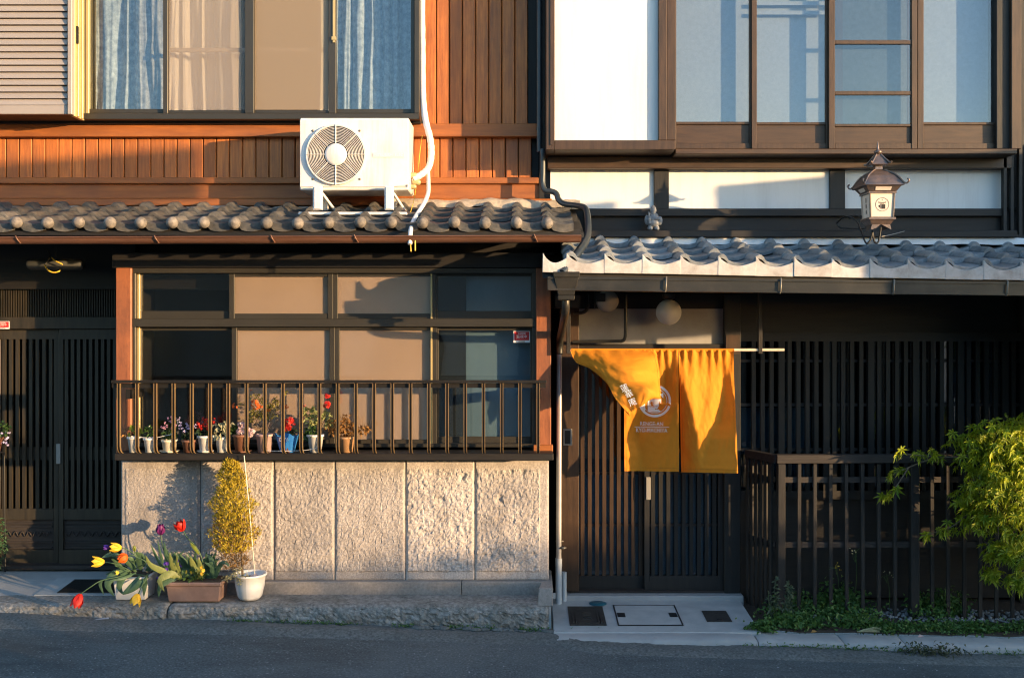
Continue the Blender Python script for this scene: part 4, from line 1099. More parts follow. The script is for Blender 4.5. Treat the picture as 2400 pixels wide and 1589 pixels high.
mb = MB(); mb.tube(P_, [.0225*(1 + .05*math.sin(i*1.7)) for i in range(81)], 12); mb.build('insulated_pipe', HOSE, AC)
mb = MB(); mb.tube(smooth_path([W(1003,402,.0), W(1004,430,.0), W(1003,455,-.04), W(992,480,-.14), W(976,505,-.28), W(966,525,-.42), W(962,545,-.56), W(961,573,-.60)], 40), .0145, 10); mb.build('drain_hose', HOSE, AC)
mb = MB(); mb.tube([W(962,570,-.60), W(963,590,-.60)], .004, 6); mb.tube([W(973,560,-.60), W(973,588,-.60)], .005, 6); mb.build('cable_ends', CABLE, AC)
for (x, y, r) in ((968,412,.022),(976,428,.020),(966,438,.018)):
    mb = MB(); mb.lathe([(r*.4,-.03),(r,-.02),(r,.02),(r*.5,.03)], (0,0,0), 8); p = W(x, y, -.05)
    for i, v in enumerate(mb.v): mb.v[i] = (p.x+v[2], p.y+v[0], p.z+v[1])
    mb.build('valve', GOLDAL, AC)
mb = MB(); mb.tube(smooth_path([W(990,318,.05), W(984,360,.0), W(980,405,-.02)], 12), .0025, 5); mb.tube(smooth_path([W(975,440,-.03), W(970,470,.0), W(962,498,-.1)], 12), .0025, 5); mb.build('earth_wire', CABLE, AC)

# ------------------------------------------------------------------ lantern on its iron bracket
LX, LY = 2.270, -.56
LN = thing('wall_lantern', (LX, LY, 2.40), 'pagoda shaped copper lantern with crest panel above the dark tiles', 'lantern')
def sq(mb, prof, smooth=False, cx=LX, cy=LY):
    vs = []
    for (a_, z) in prof: vs += [(cx-a_,cy-a_,z),(cx+a_,cy-a_,z),(cx+a_,cy+a_,z),(cx-a_,cy+a_,z)]
    n = len(prof)
    mb.add(vs, [(i*4+k, i*4+(k+1) % 4, (i+1)*4+(k+1) % 4, (i+1)*4+k) for i in range(n-1) for k in range(4)], smooth)
    mb.add(vs[:4], [(3,2,1,0)]); mb.add(vs[-4:], [(0,1,2,3)])
mb = MB(); sq(mb, [(.118,2.672),(.128,2.676),(.124,2.686),(.108,2.712),(.085,2.742),(.055,2.768),(.026,2.784)]); 
for sx in (-1,1):
    for sy in (-1,1):
        pts = smooth_path([(LX+sx*.03,LY+sy*.03,2.786),(LX+sx*.087,LY+sy*.087,2.746),(LX+sx*.126,LY+sy*.126,2.688),(LX+sx*.142,LY+sy*.142,2.690),(LX+sx*.146,LY+sy*.146,2.706),(LX+sx*.138,LY+sy*.138,2.712)], 16)
        mb.tube(pts, .0055, 6)
mb.build('main_roof', COPPER, LN)
mb = MB(); sq(mb, [(.050,2.815),(.054,2.819),(.044,2.838),(.027,2.866),(.012,2.888)])
for sx in (-1,1):
    for sy in (-1,1):
        mb.tube(smooth_path([(LX+sx*.014,LY+sy*.014,2.887),(LX+sx*.046,LY+sy*.046,2.842),(LX+sx*.060,LY+sy*.060,2.826),(LX+sx*.066,LY+sy*.066,2.836)], 10), .006, 6)
mb.build('cap_roof', COPPER, LN)
mb = MB(); mb.lathe([(.008,2.885),(.012,2.892),(.026,2.900),(.024,2.910),(.010,2.916),(.009,2.925),(.005,2.95),(.001,2.975)], (LX,LY,0), 14); mb.build('finial', COPPER, LN)
mb = MB(); sq(mb, [(.030,2.784),(.024,2.79),(.022,2.815)]); mb.build('neck', COPPER, LN)
mb = MB(); sq(mb, [(.086,2.636),(.112,2.672)]); sq(mb, [(.090,2.628),(.090,2.6355)]); mb.build('upper_box', COPPER, LN)
mb = MB(); mb.add([(LX-.048,LY-.095,2.644),(LX+.048,LY-.095,2.644),(LX+.052,LY-.1105,2.665),(LX-.052,LY-.1105,2.665)], [(0,1,2,3)]); mb.build('upper_panel', LPAPER, LN)
mb = MB(); mb.add([(LX-.095,LY+.048,2.644),(LX-.095,LY-.048,2.644),(LX-.1105,LY-.052,2.665),(LX-.1105,LY+.052,2.665)], [(0,1,2,3)]); mb.build('upper_panel', LPAPER, LN)
mb = MB(); sq(mb, [(.0705,2.478),(.0775,2.627)]); mb.build('lamp_panel', LPAPER, LN)
for sx in (-1,1):
    for sy in (-1,1):
        mb = MB(); mb.tube([(LX+sx*.0715,LY+sy*.0715,2.474),(LX+sx*.0785,LY+sy*.0785,2.630)], .0068, 4, smooth=False); mb.build('corner_bar', COPPER, LN)
mb = MB(); sq(mb, [(.086,2.459),(.086,2.475)]); mb.build('base_plate', COPPER, LN, .002)
mb = MB(); sq(mb, [(.060,2.430),(.078,2.4585)]); mb.build('lower_box', COPPER, LN)
for sx in (-1,1):
    mb = MB(); mb.prism([(LX+sx*.004 if sx > 0 else LX-.066, 2.43 if sx > 0 else 2.397), (LX+.066 if sx > 0 else LX-.03, 2.397 if sx > 0 else 2.408), (LX+.058 if sx > 0 else LX-.004, 2.4295), (LX+.010 if sx > 0 else LX-.058, 2.4297)], LY-.06, .012); mb.build('foot', COPPER, LN)
    mb = MB(); mb.box(LX+sx*.05-.006, LY-.045, 2.40, LX+sx*.05+.006, LY+.06, 2.4295); mb.build('foot', COPPER, LN)
# crest: ring and house-shaped sign
mb = MB(); yf = LY - .0780
def lpnt(x, z): return (LX + x + .002, LY - .0785 + (2.627-z)*.047 + .002 - .0025, z)
def arc(mb, cx, cz, r0, r1, n=36, f=lpnt):
    vs = []
    for k in range(n):
        an = 2*math.pi*k/n
        for r in (r0, r1): vs.append(f(cx + r*math.cos(an), cz + r*math.sin(an)))
    mb.add(vs, [(2*k, 2*k+1, 2*((k+1) % n)+1, 2*((k+1) % n)) for k in range(n)])
def poly(mb, pts, f=lpnt): mb.add([f(x, z) for x, z in pts], [tuple(range(len(pts)))])
arc(mb, 0, 2.556, .041, .0435)
poly(mb, [(-.024,2.566),(.024,2.566),(.024,2.575),(.019,2.571),(-.019,2.571),(-.024,2.575)]); poly(mb, [(-.003,2.582),(.003,2.582),(0,2.589)])
poly(mb, [(-.005,2.528),(.020,2.528),(.020,2.557),(-.005,2.557)]); poly(mb, [(-.013,2.534),(-.013,2.556),(-.026,2.546)]); poly(mb, [(-.010,2.560),(.012,2.560),(.012,2.563),(-.010,2.563)])
poly(mb, [(-.013,2.528),(-.010,2.528),(-.010,2.560),(-.013,2.560)])
mb.build('crest', INK, LN)
mb = MB()
for k, ch in enumerate('蓮華庵'):
    zc = 2.590 - k*.038
    put_text(mb, ch, lambda x, y, zc=zc: (LX - .0785 + (2.627-(zc+y))*.047 + .002 - .0025, LY - x + .0, zc + y), .028)
mb.build('lettering', INK, LN)
mb = MB()
bk = lambda px, py, Y: W(px, py, Y)
mb.tube(smooth_path([bk(1962,523,.02), bk(1975,511,-.05), bk(1990,508,-.15), bk(2008,520,-.30), bk(2020,548,-.42), bk(2030,570,-.47), bk(2040,563,-.47), bk(2045,541,-.47)], 40), .006, 7)
mb.tube(smooth_path([bk(1990,512,-.02), bk(2008,506,-.1), bk(2024,517,-.2), bk(2030,535,-.3)], 20), .005, 7)
mb.tube(smooth_path([bk(2045,541,-.47), bk(2049,566,-.47), bk(2058,568,-.47), bk(2063,545,-.47), bk(2064,533,-.47)], 24), .006, 7)
mb.tube(smooth_path([bk(1962,523,.02), bk(1968,533,-.0), bk(2000,537,-.1), bk(2030,536,-.35)], 20), .005, 7)
mb.build('iron_bracket', IRON, LN)
mb = MB(); mb.tube(smooth_path([bk(2066,555,-.47), bk(2090,550,-.3), bk(2120,542,.0)], 12), .003, 5); mb.build('lamp_wire', METER, LN)

# ------------------------------------------------------------------ clay guardian figure on the ledge
def figurine():
    t = thing('clay_figurine', W(1531,540,.06), 'small grey clay guardian figurine standing on the dark ledge beam', 'figurine')
    o = W(1531, 540, .06); o.z = WZ(540,.03) + .0
    mb = MB()
    def el(x, y, z, r, sc): mb.ball((o.x+x, o.y+y, o.z+z), r, 12, 9, sc)
    el(-.022,0,.018,.020,(1,1.1,1)); el(.024,0,.018,.020,(1,1.1,1)); el(-.023,-.012,.008,.014,(1.1,1.5,.6)); el(.025,-.012,.008,.014,(1.1,1.5,.6))
    el(0,0,.055,.042,(1.05,.75,.75)); el(0,-.004,.085,.034,(1.1,.8,1.1)); el(0,0,.105,.030,(1.25,.8,.8))
    el(-.045,-.004,.075,.020,(.9,.8,1.8)); el(.045,-.004,.07,.022,(1.0,.8,1.5)); el(.022,-.024,.082,.014,(1.6,.9,.8))
    el(0,-.006,.142,.023,(1,.95,1.1)); el(0,-.016,.124,.014,(1.1,.7,1.4)); el(0,0,.162,.017,(1.25,1,.55)); el(0,.004,.17,.011,(1,1,1))
    mb.tube([(o.x-.030,o.y-.030,o.z+.045),(o.x-.034,o.y-.028,o.z+.13)], .0065, 6)
    el(-.034,-.026,.075,.012,(1,1,1))
    ob = mb.build('body', FIGUR, t)
    md = ob.modifiers.new('remesh', 'REMESH'); md.mode = 'VOXEL'; md.voxel_size = .0032; md.use_smooth_shade = True
    return t
figurine()

# ------------------------------------------------------------------ door curtain (noren)
YN = -.08
rod = thing('curtain_rod', W(1337,820,YN), 'pale wooden rod carrying the orange door curtain', 'rod')
mb = MB(); mb.tube([W(1333,821,YN), W(1838,820,YN)], .0105, 12); mb.build('pole', STEEL if 0 else MATS['cream_pot'], rod)
for (x0, x1, y0) in ((1328,1337,730), (1778,1787,684)):
    mb = MB(); mb.pb(x0, y0, x1, 829, YN-.018, .036); mb.build('hanger', WEATH, rod, .002)
    mb = MB(); p = W((x0+x1)/2, y0+4, YN); mb.tube([p, (p.x, p.y+.05, 2.10)], .008, 6); mb.build('hanger_hook', WEATH, rod)
NR = thing('door_curtain', W(1530,1106,YN), 'orange split door curtain blown aside by the wind over the doorway', 'curtain')
gpx = lambda zx, zy: (1220 + zx*.37, 540 + zy*.37)
def cloth(name, fn, nu, nv, th=.0):
    mb = MB(); vs = [fn(i/nu, j/nv) for j in range(nv+1) for i in range(nu+1)]
    k = nu+1
    mb.add(vs, [(j*k+i, (j+1)*k+i, (j+1)*k+i+1, j*k+i+1) for j in range(nv) for i in range(nu)], True)
    return mb.build(name, NOREN, NR)
def slope_panel(xa, xb, xc, xd, ytop, ybot, slope, anchor, gath, seed):
    """flat panel whose depth is the running sum of slope(u, v); top edge xa..xb, bottom xc..xd in zoom pixels"""
    cache = {}
    NU = 80
    def row(v):
        key = round(v, 4)
        if key not in cache:
            w = abs(xb-xa)*.37*.00297
            acc = [0.0]
            for i in range(NU): acc.append(acc[-1] + slope((i+.5)/NU, v)*w/NU)
            a_ = acc[int(anchor(v)*NU)]
            cache[key] = [q - a_ for q in acc]
        return cache[key]
    def fn(u, v, lift=0.0):
        r = row(v); x = u*NU; i = min(int(x), NU-1); d = lerp(r[i], r[i+1], x-i)
        g = gath * math.exp(-v*9) * math.sin(u*math.pi*2*6.5 + seed + .8*math.sin(u*9)) + .005*fbm(u*5, v*6, seed) + .0025*fbm(u*14, v*16, seed, 3)
        g += .010*sstep(.05,.4,v)*math.sin(u*14 + v*5 + seed)*(1-sstep(.5,.95,v)) * .6
        px, py = gpx(lerp(lerp(xa, xc, v), lerp(xb, xd, v), u), lerp(ytop, ybot, v))
        Y = YN - .012 + d*sstep(0, .25, v) + g - lift
        p = W(px, py, YN)
        k = (DIST + Y)/(DIST + YN); k = 1 + (k-1)*.8
        return Vector((p.x*k, Y, EYE + (p.z-EYE)*k))
    return fn
def s_right(u, v):
    u = u + .05*fbm(u*3, v*5, 1.7, 3) + .03*math.sin(v*9)
    l = lerp(-.05, .40, v/.92); r = lerp(1.0, .47, v/.92)
    inside = sstep(l-.07, l+.07, u) * (1 - sstep(r-.10, r+.05, u)) if v < .96 else 0
    return lerp(-.74, .25, inside) if u < r else lerp(-.72, .25, max(inside, sstep(.975, .99, u)))
def s_mid(u, v):
    u = u + .07*fbm(u*3, v*5, 8.2, 3) + .02*math.sin(v*11)
    l = lerp(.62, .30, sstep(.1, .75, v))
    inside = 1 - sstep(l-.05, l+.05, u)
    if v < .45: inside = max(inside, (1-sstep(.05,.12,abs(u-.66-.12*v)))*.9)
    return lerp(-.74, .18, inside)
f_right = slope_panel(1003, 1350, 1018, 1366, 757, 1530, s_right, lambda v: .0, .010, 0.3)
f_mid = slope_panel(655, 999, 660, 1000, 757, 1525, s_mid, lambda v: .6, .010, 2.2)
CTRL = [[(315,757,0),(445,757,-.004),(640,757,-.004),(836,757,-.006)],
        [(352,835,-.02),(470,800,-.075),(660,820,-.13),(862,800,-.04)],
        [(445,880,-.09),(500,870,-.13),(690,880,-.22),(878,880,-.07)],
        [(560,985,-.16),(560,960,-.20),(730,960,-.27),(882,960,-.12)],
        [(640,1110,-.24),(610,1050,-.26),(800,1010,-.33),(884,1058,-.22)],
        [(690,1178,-.29),(700,1150,-.30),(770,1110,-.31),(832,1062,-.25)]]
CV = [[Vector((*gpx(a_, b_), c_)) for a_, b_, c_ in row] for row in CTRL]
def f_left(u, v, lift=0.0):
    q = catmull([catmull(r, u) for r in CV], v)
    Y = YN - .012 + q.z - lift + .006*math.exp(-v*9)*math.sin(u*38) + .012*fbm(u*4, v*4, 3) + .012*math.sin(u*9+v*4)*v + .003*fbm(u*13, v*14, 5, 3)
    p = W(q.x, q.y, YN)      # keep the outline, add the billow
    k = (DIST + Y)/(DIST + YN)
    return Vector((p.x*k, Y, EYE + (p.z-EYE)*k))
c_r = cloth('curtain_panel', f_right, 80, 80); c_m = cloth('curtain_panel', f_mid, 80, 80); c_l = cloth('curtain_panel', f_left, 60, 60)
# stitched hem and sleeve
mb = MB(); mb.tube([W(1583,821,YN), W(1720,821,YN)], .0135, 10); mb.tube([W(1339,821,YN), W(1584,821,YN)], .0135, 10); mb.build('rod_sleeve', NOREN, NR)
# hem stitching
def stitches(f, parent):
    mb = MB()
    def st(u0, v0, u1, v1, w):
        p, q = f(u0, v0, .0014), f(u1, v1, .0014); mb.tube([p, q], w, 4, False)
    for i in range(46): st((i+.15)/46, .972, (i+.75)/46, .972, .0011)
    for i in range(90): st(.035, (i+.15)/90, .035, (i+.7)/90, .0010); st(.965, (i+.15)/90, .965, (i+.7)/90, .0010)
    tag(mb.build('stitching', HEM, parent), kind='stuff')
HEM = mat('hem_thread', (.30,.11,.01), None, .8)
for f_, c_ in ((f_right, c_r), (f_mid, c_m), (f_left, c_l)): stitches(f_, c_)
# printing
def on_panel(f, x0, x1, y0, y1, lift=.0018):
    return lambda zx, zy: f((zx-x0)/(x1-x0), (zy-y0)/(y1-y0), lift)
pm_ = on_panel(f_mid, 658, 1000, 757, 1525)
zs = 1/.37/.00297        # zoom pixels per metre
mb = MB()
arcf = lambda x, z: pm_(x, z)
arc(mb, 850, 1080, 88, 103, 56, arcf); arc(mb, 850, 1080, 76, 79, 56, arcf)
poly(mb, [(850,1008),(905,1030),(905,1062),(884,1040),(850,1026)], arcf); poly(mb, [(850,1008),(850,1026),(795,1046),(795,1030)], arcf)
poly(mb, [(790,1075),(790,1145),(752,1110)], arcf)
nn = 10
for i in range(nn):
    a0_, a1_ = 807 + 85*i/nn, 807 + 85*(i+1)/nn
    mb.add([pm_(a0_,1150), pm_(a1_,1150), pm_(a1_,1068), pm_(a0_,1068)], [(0,1,2,3)])
put_text(mb, 'RENGE-AN', lambda x, y: pm_(831 + x*zs, 1225 - y*zs), 25/zs, 143/zs)
put_text(mb, 'KYO-MACHIYA', lambda x, y: pm_(831 + x*zs, 1265 - y*zs), 26/zs, 194/zs)
for i in range(12):
    a0_, a1_ = 724 + 215*i/12, 724 + 215*(i+1)/12
    mb.add([pm_(a0_,1246.5), pm_(a1_,1246.5), pm_(a1_,1243.5), pm_(a0_,1243.5)], [(0,1,2,3)])
mb.build('printed_crest', LTXT, c_m)
mb = MB(); pm2_ = on_panel(f_mid, 658, 1000, 757, 1525, .0030)
put_text(mb, 'KYOTO', lambda x, y: pm2_(850 + x*zs, 1094 - y*zs), 11/zs, 58/zs)
put_text(mb, 'MACHIYA', lambda x, y: pm2_(850 + x*zs, 1114 - y*zs), 11/zs, 74/zs)
mb.build('crest_lettering', NOREN, c_m)
mb = MB()
for ch, zx, zy in (('蓮',656,996), ('華',680,1041), ('庵',707,1086)):
    tgt = Vector(gpx(zx, zy)); best = None
    for iu in range(41):
        for iv in range(30, 61):
            q = catmull([catmull(rw_, iu/40) for rw_ in CV], iv/60); dd = (q.x-tgt.x)**2 + (q.y-tgt.y)**2
            if best is None or dd < best[0]: best = (dd, iu/40, iv/60)
    uc, vc = best[1], best[2]
    c0 = f_left(uc, vc, .004); du = (f_left(uc+.05, vc, .004) - c0).normalized()
    dn = Vector((.42,-.12,-.88)).normalized()
    rt = Vector((.88,-.2,.40)).normalized()
    put_text(mb, ch, lambda x, y: c0 + rt*x - dn*y + Vector((0,-.012,0)), .050)
mb.build('printed_name', LTXT, c_l)

# ------------------------------------------------------------------ fittings under the eaves
gl_ = thing('globe_lamp', W(1567,732,.18), 'round milk glass globe lamp above the orange curtain', 'lamp')
mb = MB(); mb.ball(W(1567,732,.16), .092, 24, 16); mb.build('globe', MILK, gl_)
c = W(1567,732,.16); mb = MB(); mb.lathe([(.03,.095),(.045,.10),(.045,.13)], c, 16); mb.build('lamp_holder', DRKG, gl_)
mt = thing('electric_meter', W(1425,740,.2), 'round grey electric meter under the eave beside the globe lamp', 'meter')
c = W(1424,706,.14)
mb = MB(); mb.lathe([(.0005,.05),(.06,.045),(.078,.02),(.08,-.05)], (0,0,0), 28)
for i, v in enumerate(mb.v): mb.v[i] = (c.x+v[0], c.y-v[2], c.z+v[1])
mb.build('dial_housing', METER, mt)
mb = MB(); mb.box(c.x-.085, c.y-.053, c.z-.005, c.x-.02, c.y-.05, c.z+.055); mb.build('dial_plate', IRON, mt)
mb = MB(); mb.box(c.x-.09, c.y+.05, c.z-.05, c.x+.09, c.y+.11, c.z+.13); mb.build('back_box', DRKG, mt)
fl = thing('eave_light', W(130,630,.2), 'dull grey strip light with loops of yellow cable beneath the left eave', 'lamp')
mb = MB(); p0, p1 = W(66,620,.2), W(196,620,.2)
mb.tube([p0, p0+Vector((.02,0,0)), p1-Vector((.02,0,0)), p1], [.03,.04,.04,.03], 12); mb.build('tube_cover', mat('dusty_plastic', (.05,.05,.045), (.07,.07,.06), .6), fl)
mb = MB(); mb.tube(smooth_path([W(121,604,.14), W(130,612,.12), W(141,617,.12), W(147,621,.13)], 12), .0045, 6); mb.tube(smooth_path([W(105,622,.12), W(112,633,.10), W(125,639,.10), W(138,636,.10), W(141,632,.12)], 14), .0055, 6); mb.build('yellow_cable', CABLE, fl)
mb = MB(); mb.tube(smooth_path([W(110,585,.2), W(117,600,.15), W(105,622,.12)], 10), .004, 6); mb.tube([W(130,604,.2), W(130,560,.2)], .005, 6); mb.build('hanging_wire', IRON, fl)

# ------------------------------------------------------------------ plants: shared shapes
def rdir(r, up=0.0):
    while True:
        v = Vector((r.uniform(-1,1), r.uniform(-1,1), r.uniform(-1,1)))
        if .05 < v.length < 1: break
    v.normalize(); v.z += up
    return v.normalized()
def leaf(mb, p, d, n, L, w, fold=.25, droop=.0):
    """folded leaf: base p, direction d, surface normal n"""
    d = d.normalized(); s = d.cross(n)
    if s.length < 1e-3: s = d.cross(Vector((.3,.7,.2)))
    s.normalize(); up = s.cross(d)
    tip = p + d*L - Vector((0,0,droop*L)); mid = p + d*L*.45
    a_ = mid + s*w*.5 + up*w*fold; b_ = mid - s*w*.5 + up*w*fold; m_ = mid - Vector((0,0,droop*L*.2))
    mb.add([p, a_, tip, b_, m_], [(0,4,1), (4,2,1), (0,3,4), (4,3,2)])
def blob_leaves(mb, c, rad, n, L, w, r, up=.2, shell=.5, droop=.2):
    for i in range(n):
        v = rdir(r); q = lerp(shell, 1, r.random())
        p = Vector((c[0]+v.x*rad[0]*q, c[1]+v.y*rad[1]*q, c[2]+v.z*rad[2]*q))
        leaf(mb, p, (v*.7 + rdir(r)*.8 + Vector((0,0,up))), rdir(r, .5), L*r.uniform(.7,1.2), w*r.uniform(.7,1.2), .2, droop)
def blossom(mb, c, n, R, r, ax=Vector((0,-1,.2)), k=5):
    """n florets of k petals each spread over a ball of radius R"""
    for i in range(n):
        v = rdir(r); v.y = -abs(v.y)*.8; p = Vector(c) + v*R*r.uniform(.5,1)
        a_ = (v + ax*.5).normalized(); s = a_.cross(Vector((.1,.2,1))).normalized(); t = a_.cross(s)
        pr = R*.60*r.uniform(.8,1.2) if n > 1 else R*1.15
        for j in range(k):
            an = 6.283*j/k + i
            d = s*math.cos(an) + t*math.sin(an); e_ = s*math.cos(an+.5) + t*math.sin(an+.5); g = s*math.cos(an-.5) + t*math.sin(an-.5)
            mb.add([p, p+e_*pr*.7+a_*pr*.2, p+d*pr+a_*pr*.3, p+g*pr*.7+a_*pr*.2], [(0,1,2,3)])
def stem(mb, pts, r0=.003, r1=.002, n=5, k=10):
    P = smooth_path(pts, k); mb.tube(P, [lerp(r0, r1, i/k) for i in range(k+1)], n)
def pot_profile(rt, rb, h, rim=.008, rimh=.016):
    return [(.001,0), (rb,0), (lerp(rb,rt,.9), h-rimh), (rt+rim*.6, h-rimh+.002), (rt+rim*.6, h), (rt-rim*.2, h), (rt-.006, h-.02), (.001, h-.022)]

# ------------------------------------------------------------------ potted plants on the window shelf
ZS = WZ(1062.5, -.20) + .0015
sx_ = lambda zx: 260 + zx*.2617
sy_ = lambda zy: 860 + zy*.2617
YPOT = -.135
def shelf_pot(zx, wt, wb, zt, m, label, saucer=False, Y=YPOT, name='potted_plant'):
    k = (DIST+Y)/F_PX*.2617
    h = WZ(sy_(zt), Y) - ZS
    c = Vector((WX(sx_(zx), Y), Y, ZS))
    t = thing(name, c, label, 'potted plant', 'potted plants on the window shelf')
    mb = MB()
    dz = 0
    if saucer:
        mb2 = MB(); mb2.lathe([(.001,0),(wb*k*.62,0),(wb*k*.80,.012),(wb*k*.77,.012),(wb*k*.6,.004),(.001,.004)], c, 22); mb2.build('saucer', m, t); dz = .005
    mb.lathe(pot_profile(wt*k/2, wb*k/2, h-dz), c + Vector((0,0,dz)), 24); mb.build('pot', m, t)
    mb = MB(); mb.lathe([(.001,h-.014),(wt*k/2-.007,h-.018)], c, 16); mb.build('soil', SOIL, t)
    return t, c, h
def P3(zx, zy, Y=YPOT): return W(sx_(zx), sy_(zy), Y)
r = random.Random(5)
t, c, h = shelf_pot(207, 112, 78, 622, PWHT, 'white pot of round green leaves at the far left of the shelf')
mb = MB()
for (zx, zy, s) in ((200,560,.04),(240,555,.042),(275,570,.04),(225,590,.036),(260,600,.034),(170,600,.03),(215,530,.03)):
    leaf(mb, P3(zx-15,zy+25,YPOT-.02), Vector((r.uniform(-.3,.6),-.4,.7)), Vector((0,-1,.4)), s*1.3, s*1.2, .1)
mb.build('leaves', LEAFY, t)
mb = MB(); blob_leaves(mb, P3(150,585), (.04,.03,.025), 16, .03, .015, r); mb.build('withered_leaves', LEAFT, t)
t, c, h = shelf_pot(352, 112, 80, 632, PWHT, 'white pot of dark green seedlings with one tiny white flower')
mb = MB(); blob_leaves(mb, P3(345,580), (.035,.03,.03), 60, .028, .02, r); mb.build('leaves', LEAFG, t)
mb = MB(); blossom(mb, P3(340,530,YPOT-.03), 2, .006, r); mb.build('flowers', FWHT, t)
t, c, h = shelf_pot(525, 132, 108, 648, PCRM, 'cream pot of small pink flowers on tall thin stems', True)
mb = MB(); blob_leaves(mb, P3(520,610), (.045,.035,.028), 110, .022, .014, r)
for (zx, zy) in ((460,535),(485,500),(520,460),(550,480),(575,530),(500,530),(545,545),(590,470),(610,460),(605,500),(570,440)):
    stem(mb, [P3(520,620), P3(lerp(520,zx,.6), 570), P3(zx, zy, YPOT-.03)], .0014, .001, 4, 6)
mb.build('leaves', LEAFG, t)
for (zx, zy) in ((460,540),(485,500),(520,460),(550,480),(575,530),(500,530),(545,545),(525,490),(480,545),(545,450)): mb = MB(); blossom(mb, P3(zx, zy, YPOT-.03), 4, .011, r); mb.build('flower_head', FPNK, t)
for (zx, zy) in ((590,470),(612,462),(605,500)): mb = MB(); blossom(mb, P3(zx, zy, YPOT-.02), 4, .010, r); mb.build('flower_head', FLAV, t)
t, c, h = shelf_pot(702, 125, 96, 650, PBRN, 'brown pot of lavender cyclamen blooms')
mb = MB(); blob_leaves(mb, P3(695,620), (.05,.03,.02), 80, .026, .022, r); mb.build('leaves', LEAFD, t)
for (zx, zy) in ((620,540),(645,560),(670,520),(690,545),(715,520),(740,540),(755,525),(660,575),(700,570),(635,515),(690,505)): mb = MB(); blossom(mb, P3(zx, zy, YPOT-.02), 3, .015, r); mb.build('flower_head', FLAV, t)
t, c, h = shelf_pot(848, 138, 96, 612, PWHT, 'white saucered pot of scarlet cyclamen over dark leaves', True)
mb = MB(); blob_leaves(mb, P3(835,585), (.055,.035,.022), 90, .03, .028, r); mb.build('leaves', LEAFD, t)
for (zx, zy) in ((785,505),(805,525),(825,490),(850,475),(845,520),(870,500),(860,545),(815,545),(905,490),(925,480),(790,535),(835,465)): mb = MB(); blossom(mb, P3(zx, zy, YPOT-.02), 4, .016, r); mb.build('flower_head', FRED, t)
t, c, h = shelf_pot(996, 108, 84, 626, PWHT, 'white pot of cream variegated ivy')
mb = MB()
for i in range(70):
    p = P3(r.uniform(905,1080), r.uniform(480,620), YPOT + r.uniform(-.05,.02)); leaf(mb, p, rdir(r,-.3), Vector((0,-1,.5)), .034, .016, .15, .3)
for i in range(8): leaf(mb, P3(r.uniform(920,990), r.uniform(590,630), YPOT-.05), Vector((r.uniform(-.4,.3),-.2,-1)), Vector((0,-1,0)), .035, .016)
mb.build('leaves', LEAFC, t)
mb = MB(); blob_leaves(mb, P3(1045,545), (.06,.03,.03), 60, .028, .014, r); mb.build('green_leaves', LEAFG, t)
t, c, h = shelf_pot(1172, 150, 112, 602, PBRN, 'reddish brown saucered pot of blush geranium heads', True)
mb = MB(); blob_leaves(mb, P3(1120,570), (.035,.03,.025), 50, .03, .024, r); blob_leaves(mb, P3(1190,590), (.05,.03,.015), 40, .026, .02, r); mb.build('leaves', LEAFG, t)
for (zx, zy, s) in ((1170,520,.024),(1160,575,.026),(1195,575,.022),(1240,590,.024),(1265,580,.018),(1225,565,.018)): mb = MB(); blossom(mb, P3(zx, zy, YPOT-.03), 12, s, r); mb.build('flower_head', FBLU, t)
t, c, h = shelf_pot(1378, 150, 118, 598, PMAU, 'mauve pot with a little twiggy shrub bearing orange flowers')
mb = MB()
for pts in ([(1375,600),(1350,560),(1300,520),(1240,470)], [(1350,590),(1345,540),(1310,500),(1290,420)], [(1380,600),(1390,520),(1370,430),(1340,320)], [(1385,600),(1410,520),(1450,430),(1480,340)], [(1390,590),(1430,540),(1480,480),(1500,430)], [(1350,450),(1260,400),(1170,370),(1110,350)], [(1470,400),(1520,330),(1550,260),(1570,230)], [(1440,440),(1520,400),(1580,370)], [(1370,430),(1300,340),(1270,260)]):
    stem(mb, [P3(a_, b_, YPOT + r.uniform(-.04,.03)) for a_, b_ in pts], .0032, .0012, 5, 8)
mb.build('twigs', BARK, t)
mb = MB()
for (zx, zy, a_, b_, n) in ((1300,420,.075,.07,120), (1430,360,.07,.06,130), (1290,260,.05,.02,40), (1380,440,.10,.04,110), (1250,470,.035,.02,40), (1480,310,.03,.03,40), (1570,235,.015,.012,10), (1170,340,.03,.02,16), (1340,300,.05,.04,60)):
    blob_leaves(mb, P3(zx, zy), (a_*.8, .07, b_*.8), n, .020, .011, r, shell=.1)
mb.build('leaves', mat('leaf_olive', (.14,.14,.02), (.26,.22,.04), .55, 30, trans=.3), t)
for (zx, zy, s) in ((1108,352,.018),(1285,320,.024),(1300,350,.02),(1350,350,.013),(1575,355,.016),(1410,385,.012),(1260,210,.008),(1320,345,.016)): mb = MB(); blossom(mb, P3(zx, zy, YPOT-.06), 6, s, r); mb.build('flower_head', FORG, t)
t, c, h = shelf_pot(1578, 120, 100, 640, PBRN, 'plant with crimson bloom wrapped in printed blue film', name='wrapped_flower')
mb = MB(); k = (DIST+YPOT)/F_PX*.2617
vs = []; nn = 28
for j, (rr, z) in enumerate(((.048,.0015),(.056,.03),(.066,.07),(.078,.105),(.084,.125))):
    for i in range(nn):
        an = 6.283*i/nn; q = 1 + .06*math.sin(an*7+j) ; zz = z + (.014*math.sin(an*4+1) if j == 4 else 0)
        vs.append((c.x + rr*q*math.cos(an)*.98, c.y + rr*q*.75*math.sin(an), c.z + zz))
mb.add(vs, [(j*nn+i, j*nn+(i+1) % nn, (j+1)*nn+(i+1) % nn, (j+1)*nn+i) for j in range(4) for i in range(nn)], True)
mb.build('film_wrapper', BLUEW, t)
